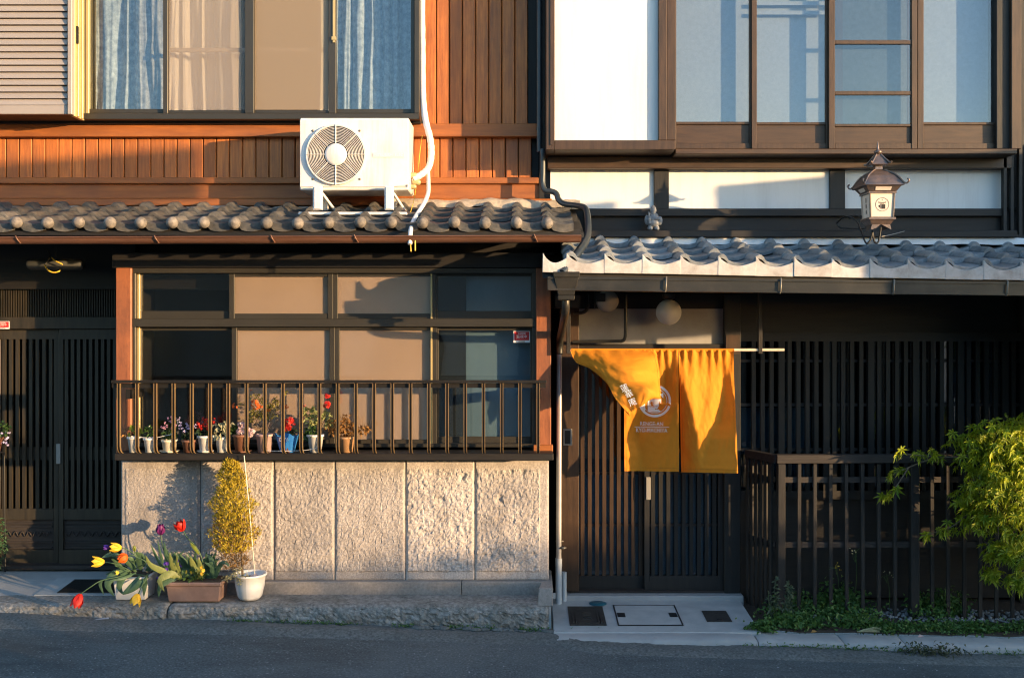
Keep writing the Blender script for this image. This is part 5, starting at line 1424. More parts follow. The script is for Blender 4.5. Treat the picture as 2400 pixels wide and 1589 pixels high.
mb = MB(); put_text(mb, 'DIVA', lambda x, y: (c.x - .004 + x, c.y - .0640 - .01 + .22*abs(x), c.z + .095 + y), .024, .062); mb.build('lettering', LTXT, t)
mb = MB(); blob_leaves(mb, P3(1590,575), (.05,.03,.02), 50, .03, .02, r); mb.build('leaves', LEAFD, t)
for (zx, zy, s) in ((1590,490,.026),(1610,480,.022),(1580,525,.024),(1600,545,.018),(1570,550,.016),(1640,515,.012)): mb = MB(); blossom(mb, P3(zx, zy, YPOT-.03), 8, s, r); mb.build('flower_head', FRED, t)
t, c, h = shelf_pot(1832, 148, 100, 602, PWHT, 'white pot of pale geranium with two scarlet heads raised')
mb = MB()
for (zx, zy, a_, b_, n, s) in ((1780,400,.04,.035,40,.034), (1800,480,.05,.04,46,.034), (1930,450,.035,.03,34,.03), (1950,500,.02,.03,20,.028)):
    blob_leaves(mb, P3(zx, zy), (a_, .045, b_), n, s, s*.9, r, shell=.3)
mb.build('leaves', mat('leaf_pale', (.20,.24,.08), (.34,.36,.15), .6, 30, trans=.3), t)
mb = MB(); blob_leaves(mb, P3(1790,590), (.05,.04,.04), 60, .034, .032, r, shell=.2); stem(mb, [P3(1850,600), P3(1920,450), P3(1940,280)], .002, .0015, 5)
mb.build('green_leaves', LEAFG, t)
for (zx, zy, s) in ((1940,262,.02),(1935,335,.024),(1735,345,.008)): mb = MB(); blossom(mb, P3(zx, zy, YPOT-.04), 9, s, r); mb.build('flower_head', FRED, t)
t, c, h = shelf_pot(2112, 140, 104, 622, PGLD, 'tan pot of withered golden brown leaves last on the shelf')
mb = MB()
for (zx, zy, a_, b_, n) in ((2090,520,.07,.05,150), (1990,560,.06,.04,70), (2120,600,.07,.03,90), (2240,560,.045,.035,50), (2290,545,.02,.02,20), (1960,500,.03,.03,24), (2100,450,.03,.03,20)):
    blob_leaves(mb, P3(zx, zy), (a_, .06, b_), n, .026, .019, r, shell=.1, droop=.5)
mb.build('dried_leaves', LEAFT, t)
mb = MB()
for q in ((1990,620),(2040,450),(2110,440),(2280,530),(2250,660),(1930,640)): stem(mb, [P3(2112,630), P3(lerp(2112,q[0],.5), lerp(630,q[1],.4)), P3(*q)], .002, .001, 4, 6)
mb.build('stalks', BARK, t)
mb = MB(); mb.tube(smooth_path([P3(225,622,-.24), P3(300,632,-.24), P3(410,630,-.24), P3(500,612,-.24), P3(570,600,-.262)], 20), .0022, 5)
t = tag(mb.build('tie_cord', PWHT), 'thin white cord tied between the balusters before the leftmost pots', 'cord')
mb = MB(); mb.tube(smooth_path([P3(1365,746,-.215), P3(1500,752,-.22), P3(1700,748,-.23), P3(1800,735,-.24), P3(1890,708,-.262)], 20), .0022, 5)
t = tag(mb.build('tie_cord', PWHT), 'thin white cord lying along the shelf near the blue wrapper', 'cord')

# ------------------------------------------------------------------ tulips and planters on the kerb
KZ = -.0865
qx = lambda zx: 150 + zx*.2111
qy = lambda zy: 1180 + zy*.2111
def K3(zx, zy, Y): return W(qx(zx), qy(zy), Y)
def ribbon(mb, pts, w, n=10, fold=.3, side=None):
    P = smooth_path(pts, n); vs = []
    for i, p in enumerate(P):
        t_ = (P[min(i+1,n)] - P[max(i-1,0)]).normalized(); u = i/n
        s = t_.cross(side or Vector((0,-1,.3)))
        if s.length < 1e-3: s = Vector((1,0,0))
        s.normalize(); up = s.cross(t_)
        ww = w*math.sin(math.pi*min(1,(u*.92+.08))**.8)*.5 + .0008
        vs += [p + s*ww - up*ww*fold, p, p - s*ww - up*ww*fold]
    mb.add(vs, [(3*i+j, 3*i+j+1, 3*i+3+j+1, 3*i+3+j) for i in range(n) for j in range(2)], True)
def tulip(parent, head, axis, L, R, m, stem_pts, leaves=(), opening=.25, seed=0, m2=None):
    head = Vector(head); ax = Vector(axis).normalized(); L *= 1.25; R *= 1.35
    s = ax.cross(Vector((.13,.9,.3))).normalized(); t_ = ax.cross(s)
    mb = MB(); stem(mb, list(stem_pts) + [head], .0042, .0036, 7, 14)
    tl = mb.build('tulip', LEAFB, parent)
    rr = random.Random(seed)
    mb = MB()
    for j in range(6):
        an = j*math.pi/3 + .2; d = s*math.cos(an) + t_*math.sin(an); e_ = ax.cross(d)
        out = 1.0 if j % 2 else .9
        op = opening*(1 + rr.uniform(-.5, .9))
        vs = []; nu, nv = 4, 7
        for b_ in range(nv+1):
            v = b_/nv
            rad = R*(.25 + .95*math.sin(math.pi*min(.62, v*.62))**.8*1.0 + op*v*v)*out*(1-.25*v*(1-op))
            wid = R*1.05*math.sin(math.pi*(.10+.87*v)**.9)
            for a_ in range(nu+1):
                q = (a_/nu-.5)*2
                vs.append(head + ax*(L*v) + d*(rad - .22*R*q*q*(1-v*.3)) + e_*(wid*q*.9))
        mb.add(vs, [(b_*(nu+1)+a_, b_*(nu+1)+a_+1, (b_+1)*(nu+1)+a_+1, (b_+1)*(nu+1)+a_) for b_ in range(nv) for a_ in range(nu)], True)
    mb.build('flower', m, tl)
    for (pts, w, lm) in leaves:
        mb = MB(); ribbon(mb, pts, w); mb.build('leaf', lm, tl)
    return tl
LEAFL = mat('tulip_leaf_light', (.17,.21,.06), (.26,.29,.09), .5, 30, trans=.3)
# white planter box
wp = thing('planter_box', (-2.88,-.12,KZ), 'white plastic planter with sprawling yellow and red tulips', 'planter')
x0, x1 = WX(268,-.22), WX(341,-.22)
mb = MB(); frus(mb, x0-.008, x1+.008, -.225, -.015, KZ+.145, x0+.006, x1-.006, -.21, -.03, KZ+.002); frus(mb, x0-.014, x1+.014, -.231, -.009, KZ+.160, x0-.014, x1+.014, -.231, -.009, KZ+.1455)
mb.build('planter', PWHT, wp, .004)
mb = MB(); mb.box(x0+.004,-.215,KZ+.1602,x1-.004,-.025,KZ+.163); mb.build('soil', SOIL, wp)
mb = MB(); mb.box(x1-.07,-.10,KZ+.163,x1-.01,-.04,KZ+.20); mb.build('small_pot', METER, wp, .004)
S0 = Vector((-2.90,-.14,KZ+.16))
tulip(wp, K3(185,1000,-.40), (-.35,-.2,-1), .072, .022, FRED, [S0, K3(640,800,-.30), K3(420,850,-.36), K3(300,920,-.39)], opening=.35, seed=1)
tulip(wp, K3(825,1000,-.36), (-.35,-.3,-1), .060, .020, FYEL, [S0+Vector((.1,0,0)), K3(900,800,-.33), K3(870,900,-.36)], opening=.5, seed=2)
tulip(wp, K3(450,645,-.30), (-1,-.25,.05), .062, .019, FYEL, [S0, K3(740,760,-.25), K3(620,690,-.28), K3(520,655,-.29)], opening=.45, seed=3)
tulip(wp, K3(640,490,-.25), (-1,-.2,.12), .058, .019, FYEL, [S0, K3(800,620,-.2), K3(720,520,-.23)], opening=.5, seed=4)
tulip(wp, K3(505,485,-.25), (-1,-.15,.0), .030, .012, FVIO, [K3(640,490,-.24), K3(570,488,-.25)], opening=.1, seed=5)
tulip(wp, K3(708,580,-.33), (-.95,-.3,-.35), .052, .022, FORG, [S0+Vector((.12,0,0)), K3(900,660,-.3), K3(820,600,-.32), K3(760,572,-.33)], opening=.0, seed=6)
tulip(wp, K3(782,530,-.2), (0,-.1,1), .032, .008, LEAFY, [S0+Vector((.05,0,0)), K3(785,640,-.18)], opening=-.2, seed=7)
for pts, w in (([K3(740,760,-.2),K3(560,790,-.3),K3(480,900,-.34),K3(560,1030,-.34)],.060), ([K3(760,790,-.2),K3(660,800,-.3),K3(610,920,-.33),K3(660,1010,-.33)],.052), ([K3(920,780,-.2),K3(880,840,-.34),K3(760,950,-.36),K3(650,1010,-.36)],.044),
               ([K3(900,840,-.3),K3(890,920,-.35),K3(885,1030,-.35)],.034), ([K3(680,760,-.2),K3(540,600,-.25),K3(500,560,-.28),K3(420,600,-.3)],.03), ([K3(800,760,-.2),K3(700,640,-.25),K3(560,570,-.28),K3(440,600,-.3)],.035),
               ([K3(850,740,-.1),K3(830,600,-.12),K3(800,530,-.14)],.05), ([K3(780,740,-.1),K3(760,640,-.1),K3(700,620,-.15),K3(680,690,-.2)],.04), ([K3(900,740,-.1),K3(960,700,-.12),K3(1040,760,-.2)],.05), ([K3(720,760,-.15),K3(620,690,-.2),K3(560,690,-.25)],.03),
               ([K3(420,850,-.34),K3(400,900,-.34),K3(440,1010,-.34)],.022), ([K3(880,700,-.1),K3(870,600,-.1),K3(830,540,-.1)],.045), ([K3(800,770,-.25),K3(640,830,-.33),K3(510,850,-.36)],.018), ([K3(840,800,-.3),K3(700,960,-.36),K3(640,1000,-.36)],.03)):
    mb = MB(); ribbon(mb, pts, w); mb.build('leaf', LEAFB, wp)
mb = MB(); blossom(mb, K3(570,765,-.3), 3, .02, r); mb.build('pale_flower', FYEL, wp)
# brown planter
bp_ = thing('planter_box', (-2.39,-.18,KZ), 'brown rectangular planter with tulips and small yellow pansies', 'planter')
x0, x1 = WX(387,-.27), WX(518,-.27)
mb = MB(); frus(mb, x0+.004, x1-.004, -.272, -.085, KZ+.108, x0+.018, x1-.016, -.26, -.095, KZ+.002); frus(mb, x0-.004, x1+.004, -.28, -.078, KZ+.136, x0-.001, x1+.001, -.277, -.081, KZ+.1085)
mb.build('planter', PTER, bp_, .006)
mb = MB(); mb.box(x0+.008,-.27,KZ+.1362,x1-.008,-.09,KZ+.139); mb.build('soil', SOIL, bp_)
tulip(bp_, K3(1075,345,-.17), (0,-.1,1), .058, .0215, FPUR, [K3(1180,850,-.17), K3(1130,600,-.17), K3(1090,450,-.17)], [([K3(1170,840,-.17),K3(1080,600,-.17),K3(1040,400,-.17)],.018,LEAFB), ([K3(1170,840,-.17),K3(1130,560,-.18),K3(1110,420,-.18)],.02,LEAFB), ([K3(1150,830,-.17),K3(1030,600,-.18),K3(960,450,-.2)],.018,LEAFB)], -.1, 8)
tulip(bp_, K3(1325,300,-.2), (-.45,-.2,.85), .058, .023, FRED, [K3(1560,850,-.17), K3(1540,640,-.18), K3(1470,480,-.19), K3(1370,380,-.2)], [([K3(1500,560,-.19),K3(1440,480,-.2),K3(1400,430,-.2)],.022,LEAFY)], .35, 9)
for pts, w in (([K3(1290,840,-.2),K3(1210,700,-.24),K3(1170,540,-.26)],.036), ([K3(1300,840,-.2),K3(1260,680,-.22),K3(1250,570,-.24)],.022), ([K3(1280,830,-.24),K3(1120,760,-.28),K3(960,680,-.3),K3(905,570,-.3)],.04), ([K3(1490,840,-.2),K3(1430,680,-.22),K3(1400,590,-.24)],.04),
               ([K3(1520,840,-.2),K3(1510,700,-.22),K3(1490,600,-.22)],.036), ([K3(1280,830,-.25),K3(1180,780,-.28),K3(1060,850,-.32),K3(1115,975,-.33)],.05), ([K3(1500,820,-.2),K3(1480,740,-.23),K3(1440,690,-.24)],.03)):
    mb = MB(); ribbon(mb, pts, w); mb.build('leaf', LEAFL, bp_)
for i in range(40):
    mb = MB(); a_ = r.uniform(1140,1660); ribbon(mb, [K3(a_,850,-.15+r.uniform(-.05,.05)), K3(a_+r.uniform(-60,60),720,-.16), K3(a_+r.uniform(-130,130),r.uniform(500,640),-.16+r.uniform(-.06,.04))], r.uniform(.025,.042)); mb.build('leaf', LEAFB, bp_)
for pts, w in (([K3(1680,830,-.2),K3(1720,700,-.22),K3(1780,650,-.25),K3(1840,700,-.27)],.032), ([K3(1650,830,-.2),K3(1660,720,-.2),K3(1560,650,-.2)],.034), ([K3(1260,820,-.25),K3(1080,900,-.3),K3(1050,1040,-.31)],.04), ([K3(1650,820,-.2),K3(1640,650,-.2),K3(1600,560,-.18)],.04)):
    mb = MB(); ribbon(mb, pts, w); mb.build('leaf', LEAFB, bp_)
mb = MB(); blob_leaves(mb, K3(1420,800,-.24), (.10,.04,.03), 60, .03, .024, r); mb.build('pansy_leaves', LEAFG, bp_)
for (zx, zy) in ((1378,760),(1425,758),(1532,740),(1540,775),(1535,705)): mb = MB(); blossom(mb, K3(zx, zy, -.29), 1, .0125, r, Vector((0,-1,.1)), 6); mb.build('flower_head', FYEL, bp_)
for (zx, zy) in ((1130,670),(1155,655),(1150,720),(1120,710),(1290,640),(1310,670),(1045,840),(1110,790)): mb = MB(); blossom(mb, K3(zx, zy, -.26), 1, .013, r, Vector((0,-1,.1)), 6); mb.build('flower_head', FVIO, bp_)
# round white pot with golden cypress
cp = thing('potted_cypress', (-1.93,-.2,KZ), 'slim golden cypress tied to a stake in a round white pot', 'potted tree')
cc = Vector((WX(586,-.17), -.17, KZ+.001)); k = (DIST-.17)/F_PX
RT = 36*k; HH = .175
prof = [(.001,0),(RT*.62,0),(RT*.78,.02),(RT*.92,.09),(RT*.99,HH-.018),(RT*1.07,HH-.014),(RT*1.09,HH-.004),(RT*1.03,HH),(RT*.96,HH-.006),(RT*.9,HH-.03),(.001,HH-.032)]
mb = MB(); mb.lathe(prof, cc, 36)
mb2 = MB()
for f_ in range(len(mb.f)):
    c_ = sum((Vector(mb.v[i]) for i in mb.f[f_]), Vector())/4
    if -2.2 < math.atan2(c_.y-cc.y, c_.x-cc.x) < -1.55 and c_.z < cc.z+HH-.02: mb.m[f_] = 1
mb.build('pot', [PWHT, PGRY], cp)
mb = MB(); mb.lathe([(.001,HH-.03),(RT*.9,HH-.031)], cc, 20); mb.build('soil', SOIL, cp)
mb = MB(); mb.ball(cc+Vector((.04,-.03,HH-.02)), .03, 12, 8, (1.1,.8,.6)); mb.build('pebble', mat('pink_pebble', (.55,.42,.40), None, .7), cp)
tb_ = W(548,1345,-.15); tt_ = W(547,1080,-.22)
mb = MB(); stem(mb, [tb_+Vector((.06,0,-.02)), W(566,1300,-.17), W(552,1200,-.19), tt_], .009, .003, 7, 12)
for i in range(26):
    z = r.uniform(.05,.36); p = lerp(tb_, tt_, z/.8)+Vector((.03*(1-z),0,0)); mb.tube([p, p+Vector((r.uniform(-.09,.09), r.uniform(-.06,.06), r.uniform(.02,.09)))], .0022, 4)
mb.build('trunk', BARK, cp)
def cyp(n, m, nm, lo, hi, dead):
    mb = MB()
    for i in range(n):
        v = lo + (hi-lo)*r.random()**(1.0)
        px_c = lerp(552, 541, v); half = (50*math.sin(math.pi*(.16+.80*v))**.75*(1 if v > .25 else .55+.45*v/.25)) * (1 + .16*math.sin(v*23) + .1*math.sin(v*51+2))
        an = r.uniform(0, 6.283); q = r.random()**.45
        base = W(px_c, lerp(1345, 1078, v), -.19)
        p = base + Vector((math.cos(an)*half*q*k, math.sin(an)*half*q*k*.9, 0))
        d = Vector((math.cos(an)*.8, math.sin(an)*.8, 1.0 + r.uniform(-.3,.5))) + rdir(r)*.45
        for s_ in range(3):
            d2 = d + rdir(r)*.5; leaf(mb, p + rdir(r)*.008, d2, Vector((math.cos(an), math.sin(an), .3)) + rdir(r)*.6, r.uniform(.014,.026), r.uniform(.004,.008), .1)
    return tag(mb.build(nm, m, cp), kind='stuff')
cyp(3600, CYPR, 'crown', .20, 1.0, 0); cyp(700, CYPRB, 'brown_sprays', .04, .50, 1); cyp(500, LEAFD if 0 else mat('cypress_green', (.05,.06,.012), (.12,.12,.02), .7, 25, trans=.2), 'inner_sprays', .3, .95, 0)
mb = MB(); mb.tube([W(572,1067,-.23), W(585,1200,-.23), W(597,1345,-.2)], .0034, 6); mb.build('stake', PCRM, cp)
mb = MB()
for (zx, zy, n) in ((1900,790,60),(1950,830,60),(1930,740,40),(1840,820,50),(1790,830,40),(2010,800,30),(1960,870,30)):
    blob_leaves(mb, K3(zx, zy, -.27), (.028,.03,.02), n, .014, .008, r, shell=.1)
mb.build('trailing_leaves', mat('leaf_sage', (.22,.22,.11), (.36,.34,.20), .6, 30, trans=.25), cp)

# ------------------------------------------------------------------ plants cut by the left edge
lb = thing('conifer_shrub', W(-22,1330,.25), 'dark green conifer shrub just showing at the left edge', 'shrub')
mb = MB(); blob_leaves(mb, W(-22,1270,.22), (.11,.10,.20), 900, .035, .010, r, shell=.2); tag(mb.build('foliage', CONIF, lb), kind='stuff')
mb = MB(); mb.tube([W(-22,1338,.25), W(-22,1220,.22)], .012, 6); mb.build('trunk', BARK, lb)
hb = thing('flower_stand', W(-20,1338,.35), 'white and mauve flowers in a pot stand at the left edge', 'potted plant')
mb = MB(); blob_leaves(mb, W(2,1005,.3), (.06,.05,.05), 90, .035, .022, r); mb.build('leaves', LEAFG, hb)
for (x, y) in ((4,1018),(14,1026),(8,1036),(20,1012),(16,1040)): mb = MB(); blossom(mb, W(x, y, .26), 3, .016, r); mb.build('flower_head', FLAV, hb)
mb = MB(); mb.lathe(pot_profile(.07,.05,.11), W(-18,1060,.3), 18); mb.build('pot', PBRN, hb)
mb = MB(); p = W(-18,1060,.3)
for (dx, dy) in ((-.06,-.05),(.06,-.05),(-.06,.05),(.06,.05)): mb.tube([(p.x+dx,p.y+dy,p.z),(p.x+dx*1.1,p.y+dy*1.1,-.03)], .006, 6)
mb.tube([(p.x-.08,p.y,p.z),(p.x+.08,p.y,p.z)], .006, 6); mb.build('stand', IRON, hb)

# ------------------------------------------------------------------ wooden fence in front of the lattice
FN = thing('wooden_fence', (2.5,-.05,-.24), 'low weathered dark timber fence with open slats beside the entrance', 'fence')
YF = -.05
mb = MB(); mb.pq((1821,1066),(2900,1062),(2900,1083),(1821,1086.5), YF-.03, .07); mb.build('top_rail', WEATHH, FN, .004)
for (y0, y1) in ((1118,1131),(1270,1283)):
    mb = MB(); mb.pq((1839,y0),(2900,y0-2),(2900,y1-2),(1839,y1), YF+.012, .022); mb.build('cross_rail', WEATHH, FN)
zb, zt = -.25, WZ(1086, YF)
mb = MB(); mb.box(WX(1821.5,YF), YF-.025, zb, WX(1839,YF), YF+.03, zt); mb.build('post', WEATH, FN, .004)
for px in (2133, 2520, 2840):
    mb = MB(); mb.box(WX(px,YF), YF-.022, zb, WX(px+20,YF), YF+.035, WZ(1084,YF)); mb.build('post', WEATH, FN, .004)
m = MB(); m.box(0,0,0,.0245,.016,zt-zb); me = m.mesh('slat', WEATH, .0015)
for i, px in enumerate([1868+37.6*q for q in range(7)] + [2181+37.6*q for q in range(9)] + [2550+37.6*q for q in range(7)]):
    link('slat', me, FN, (WX(px, YF), YF-.006, zb+rnd.uniform(-.004,.0)), (0, rnd.uniform(-.006,.006), 0))
c0, c1 = Vector((1.757,-.05,0)), Vector((1.612,.29,0))
d_ = (c1-c0).normalized(); s_ = Vector((-d_.y, d_.x, 0))
def side_box(mb, t0, t1, o0, o1, z0, z1):
    L_ = (c1-c0).length; A, B = c0 + d_*t0, c0 + d_*t1
    q = [A+s_*o1, A+s_*o0, B+s_*o0, B+s_*o1]
    mb.hexa([(q[0].x,q[0].y,z0),(q[1].x,q[1].y,z0),(q[1].x,q[1].y,z1),(q[0].x,q[0].y,z1),(q[3].x,q[3].y,z0),(q[2].x,q[2].y,z0),(q[2].x,q[2].y,z1),(q[3].x,q[3].y,z1)])
mb = MB(); side_box(mb, .0, .36, -.03, .03, zt+.002, zt+.058); mb.build('top_rail', WEATHH, FN, .004)
for z in (WZ(1131,YF), WZ(1283,YF)):
    mb = MB(); side_box(mb, .03, .35, -.01, .01, z, z+.035); mb.build('cross_rail', WEATHH, FN)
for i in range(6):
    mb = MB(); side_box(mb, .05+i*.055, .05+i*.055+.026, .011, .025, zb, zt); mb.build('slat', WEATH, FN, .0015)

# ------------------------------------------------------------------ Japanese maple
MP = thing('maple_tree', (3.35,-.28,-.26), 'sunlit green Japanese maple spilling over the fence at the right edge', 'tree')
def maple_mesh(nm, s):
    mb = MB(); vs = [Vector((0,0,0))]
    lob = [(-2.25,.45),(-1.5,.72),(-.75,.95),(0,1.05),(.75,.95),(1.5,.72),(2.25,.45)]
    out = []
    for i, (an, L) in enumerate(lob):
        if i: 
            am = (an + lob[i-1][0])/2; out.append((am, .24))
        out.append((an, L))
    pts = [Vector((math.sin(a_)*L, math.cos(a_)*L + .1, -.18*L*L)) * s for a_, L in out]
    # each lobe is a narrow blade from the centre
    for i, (an, L) in enumerate(lob):
        d = Vector((math.sin(an), math.cos(an), 0)); n_ = Vector((-d.y, d.x, 0))
        p0 = Vector((0,.02*s,0)); p1 = d*L*.45*s + n_*.11*s + Vector((0,0,.03*s)); p2 = d*L*s + Vector((0,0,-.16*L*s)); p3 = d*L*.45*s - n_*.11*s + Vector((0,0,.03*s))
        mb.add([p0, p1, p2, p3], [(0,3,2), (0,2,1)])
    return mb.mesh(nm, MAPLE)
lm = maple_mesh('leaf', .055)
# crown clumps: (px, py, Y, radius px) — inside the picture and carrying on beyond its right edge
clumps = [(2330,1030,-.40,62), (2390,1010,-.35,60), (2290,1075,-.35,55), (2360,1085,-.45,70), (2240,1035,-.30,34), (2190,1066,-.28,22), (2150,1066,-.25,14), (2110,1060,-.25,12), (2415,1080,-.45,70),
          (2310,1140,-.42,55), (2380,1150,-.50,65), (2270,1170,-.32,42), (2250,1225,-.30,28), (2205,1245,-.28,18), (2170,1255,-.28,10), (2300,1220,-.36,40), (2370,1225,-.45,52), (2345,1290,-.40,40), (2395,1300,-.45,48), (2325,1340,-.35,26), (2385,1360,-.40,30),
          (2440,1190,-.25,60), (2460,1060,-.22,60), (2450,1300,-.25,50)]
thin = [(2090,1112,-.2,12), (2115,1105,-.2,10), (2100,1145,-.2,8), (2075,1165,-.2,12), (2085,1155,-.2,8)]
tot = 0; big = MB()
lmv = [Vector(v.co) for v in lm.vertices]; lmf = [tuple(p.vertices) for p in lm.polygons]
def maple_leaf(p, sc, part):
    rot = Matrix.Rotation(r.uniform(-.9,.9) + (0 if part else 0), 3, 'Z')
    e_ = (math.radians(-r.uniform(30,115)), math.radians(r.uniform(-40,40)), math.radians(r.uniform(-15,85)))
    if part: link('leaf', lm, MP, p, e_, sc)
    else:
        from mathutils import Euler
        M_ = Euler(e_).to_matrix(); big.add([p + M_ @ (v*sc) for v in lmv], lmf)
n_part = 0
for (px, py, Y, rad) in clumps + thin:
    n = int((8 + (rad/10)**2*2.4) * (1.35 if px > 2260 else .6))
    for i in range(n):
        v = rdir(r); q = r.random()**.4; rr_ = rad*6.6/F_PX
        c_ = W(px, py, Y); p = c_ + Vector((v.x*rr_*q, v.y*rr_*q*.9, v.z*rr_*q*.85))
        front = v.y < .1 and px < 2400 and n_part < 290 and r.random() < .75
        maple_leaf(p, r.choice((.6,.8,.95,1.1,1.3))*r.uniform(.9,1.1), front); n_part += front
# unseen taller crown out of the picture, added to shade the lattice window
for i in range(2600):
    v = rdir(r); q = r.random()**.4
    p = Vector((4.05 + v.x*.62*q, -.30 + v.y*.45*q, 1.75 + v.z*.60*q))
    if p.x < 3.30 + .16*(p.y+.5): continue
    maple_leaf(p, r.uniform(.9,1.4), False)
tag(big.build('foliage', MAPLE, MP), kind='stuff')
mb = MB(); stem(mb, [(3.6,-.2,-.3), (3.62,-.25,.3), (3.55,-.3,.8), (3.7,-.4,1.4), (3.8,-.5,2.0)], .045, .012, 9, 14); mb.build('trunk', BARK, MP)
for pts in ([(3.58,-.28,.6), W(2380,1150,-.40), W(2300,1080,-.36), W(2190,1070,-.28), W(2095,1062,-.25)], [(3.6,-.26,.3), W(2400,1250,-.4), W(2300,1190,-.34), W(2230,1235,-.3), W(2160,1255,-.28)], [(3.56,-.3,.8), W(2420,1060,-.4), W(2345,1030,-.4)], [(3.6,-.25,.2), W(2420,1300,-.42), W(2340,1330,-.36)], [W(2339,1160,-.42), W(2339,1210,-.44), W(2340,1262,-.44)], [W(2180,1075,-.26), W(2130,1095,-.22), W(2092,1112,-.2)], [W(2130,1095,-.22), W(2100,1140,-.2), W(2078,1165,-.2)], [(3.8,-.5,1.7), (4.1,-.7,2.0)], [(3.7,-.4,1.3), (4.2,-.5,1.5)]):
    mb = MB(); stem(mb, pts, .006, .0018, 6, 14); mb.build('branch', BARK, MP)

# ------------------------------------------------------------------ weeds along the bed and the kerb
mb = MB()
def bed_z(x, y): return -.232 - .022*max(0, x-1.3)*(1-(y+.41)/1.2)
def weed(px, py, n, L, spread, tall=.06):
    d0 = None
    for i in range(90):
        Y = -.52 + i*.01
        x = WX(px, Y)
        if WZ(py, Y) <= bed_z(x, Y): break
    c_ = Vector((WX(px,Y), Y, bed_z(WX(px,Y), Y)))
    for i in range(n):
        p = c_ + Vector((r.gauss(0,spread), r.gauss(0,spread*.55), abs(r.gauss(0,tall))))
        if p.y < -.50: p.y = -.50 + r.random()*.05
        leaf(mb, p, rdir(r,.35), rdir(r,.8), L*r.uniform(.6,1.3), L*r.uniform(.5,.8), .2, .3)
for i in range(30): weed(r.uniform(1790,2040), r.uniform(1440,1478), 70, .036, .07, .035)
for i in range(14): weed(r.uniform(1830,2010), r.uniform(1420,1445), 60, .036, .06, .05)
for (px, py, n) in ((1960,1380,90),(1975,1400,120),(1945,1410,110),(2000,1410,80)): weed(px, py, n, .038, .05, .06)
for i in range(16): weed(r.uniform(2140,2250), r.uniform(1410,1455), 60, .036, .055, .05)
for i in range(44): weed(r.uniform(2030,2420), r.uniform(1466,1484), 46, .028, .06, .016)
for i in range(6): weed(r.uniform(1765,1800), r.uniform(1470,1482), 50, .030, .04, .02)
tag(mb.build('weeds', WEEDM), 'low green weeds overgrowing the bed along the fence foot', 'weeds', kind='stuff')
mb = MB()
def sprig(px, py0, py1, Y, n, L):
    a_, b_ = W(px, py0, Y), W(px + r.uniform(-14,14), py1, Y)
    mid = lerp(a_, b_, .5) + Vector((r.uniform(-.02,.02),0,0))
    stem(mb, [a_, mid, b_], .003, .0015, 5, 8)
    for i in range(n):
        t_ = r.uniform(.2,1); p = lerp(a_, b_, t_) ; leaf(mb, p, rdir(r,.3), rdir(r,.6), L*(1.2-t_*.5), L*.3, .15, .2)
for (px, y0, y1, n) in ((1822,1450,1350,60),(1835,1450,1365,50),(1848,1445,1375,40),(1812,1455,1385,40),(1860,1440,1385,30)): sprig(px, y0, y1, -.2, n, .045)
tag(mb.build('weeds', mat('grey_weed', (.06,.09,.05), (.13,.17,.10), .6, 25, trans=.25)), 'grey green feathery weed growing at the fence corner', 'weeds', kind='stuff')
for nm, (px, y0, y1, lab) in enumerate(((2003,1390,1290,'thin flowering weed stalk with pale heads before the third fence bay'), (1965,1400,1325,'short yellow flowered weed stalk above the leafy weeds'), (2084,1420,1345,'slender weed stalk with a single seed head beside the tall post'))):
    t = thing('weed_stalk', W(px, y0, -.12), lab, 'weed')
    mb = MB(); a_, b_ = W(px, y0+10, -.12), W(px-6 if nm else px+2, y1, -.14); stem(mb, [a_, lerp(a_, b_, .5)+Vector((.012,0,0)), b_], .002, .0012, 5, 8)
    for i in range(4): stem(mb, [lerp(a_, b_, .75), lerp(a_, b_, .9)+Vector((r.uniform(-.03,.03),0,.01)), b_+Vector((r.uniform(-.05,.05),r.uniform(-.02,.02),r.uniform(-.03,.03)))], .001, .0008, 4, 5)
    mb.build('stalk', LEAFG, t)
    mb = MB()
    for i in range(6): blossom(mb, b_+Vector((r.uniform(-.04,.04),r.uniform(-.02,.02),r.uniform(-.03,.02))), 2, .007, r)
    mb.build('flower_heads', FYEL if nm == 1 else LEAFC, t)
mb = MB()
for (x0, x1, n) in ((-2.0,-1.2,240), (-1.45,-1.1,60), (-.55,-.2,160), (-.05,.15,120), (.2,.5,40), (-.9,-.75,60)):
    for i in range(n):
        x = r.uniform(x0, x1); p = Vector((x, -.365 + r.gauss(0,.012), road_z(x)+.022+abs(r.gauss(0,.012)))); leaf(mb, p, rdir(r,.5), rdir(r,.6), r.uniform(.010,.024), .010, .2, .2)
for i in range(420):
    x = r.choice((1.62,1.9,2.2,2.45,3.1))+r.gauss(0,.14); p = Vector((x, -.575 + r.gauss(0,.014), road_z(x)+.024+abs(r.gauss(0,.014)))); leaf(mb, p, rdir(r,.5), rdir(r,.6), r.uniform(.012,.03), .010, .2, .2)
tag(mb.build('weeds', WEEDM), 'tiny green weeds and moss in the crack along the road edge', 'weeds', kind='stuff')
mb = MB()
for i in range(260):
    x = 2.62 + r.gauss(0,.13); y = -.60 + r.gauss(0,.03); p = Vector((x, y, road_z(x) + .024 + abs(r.gauss(0,.03)))); leaf(mb, p, rdir(r,.1), rdir(r,.6), r.uniform(.02,.05), .012, .2, .3)
tag(mb.build('weeds', mat('olive_weed', (.05,.06,.03), (.10,.11,.055), .7, 25, trans=.2)), 'wilted olive weed clump spilling from the kerb onto the road', 'weeds', kind='stuff')
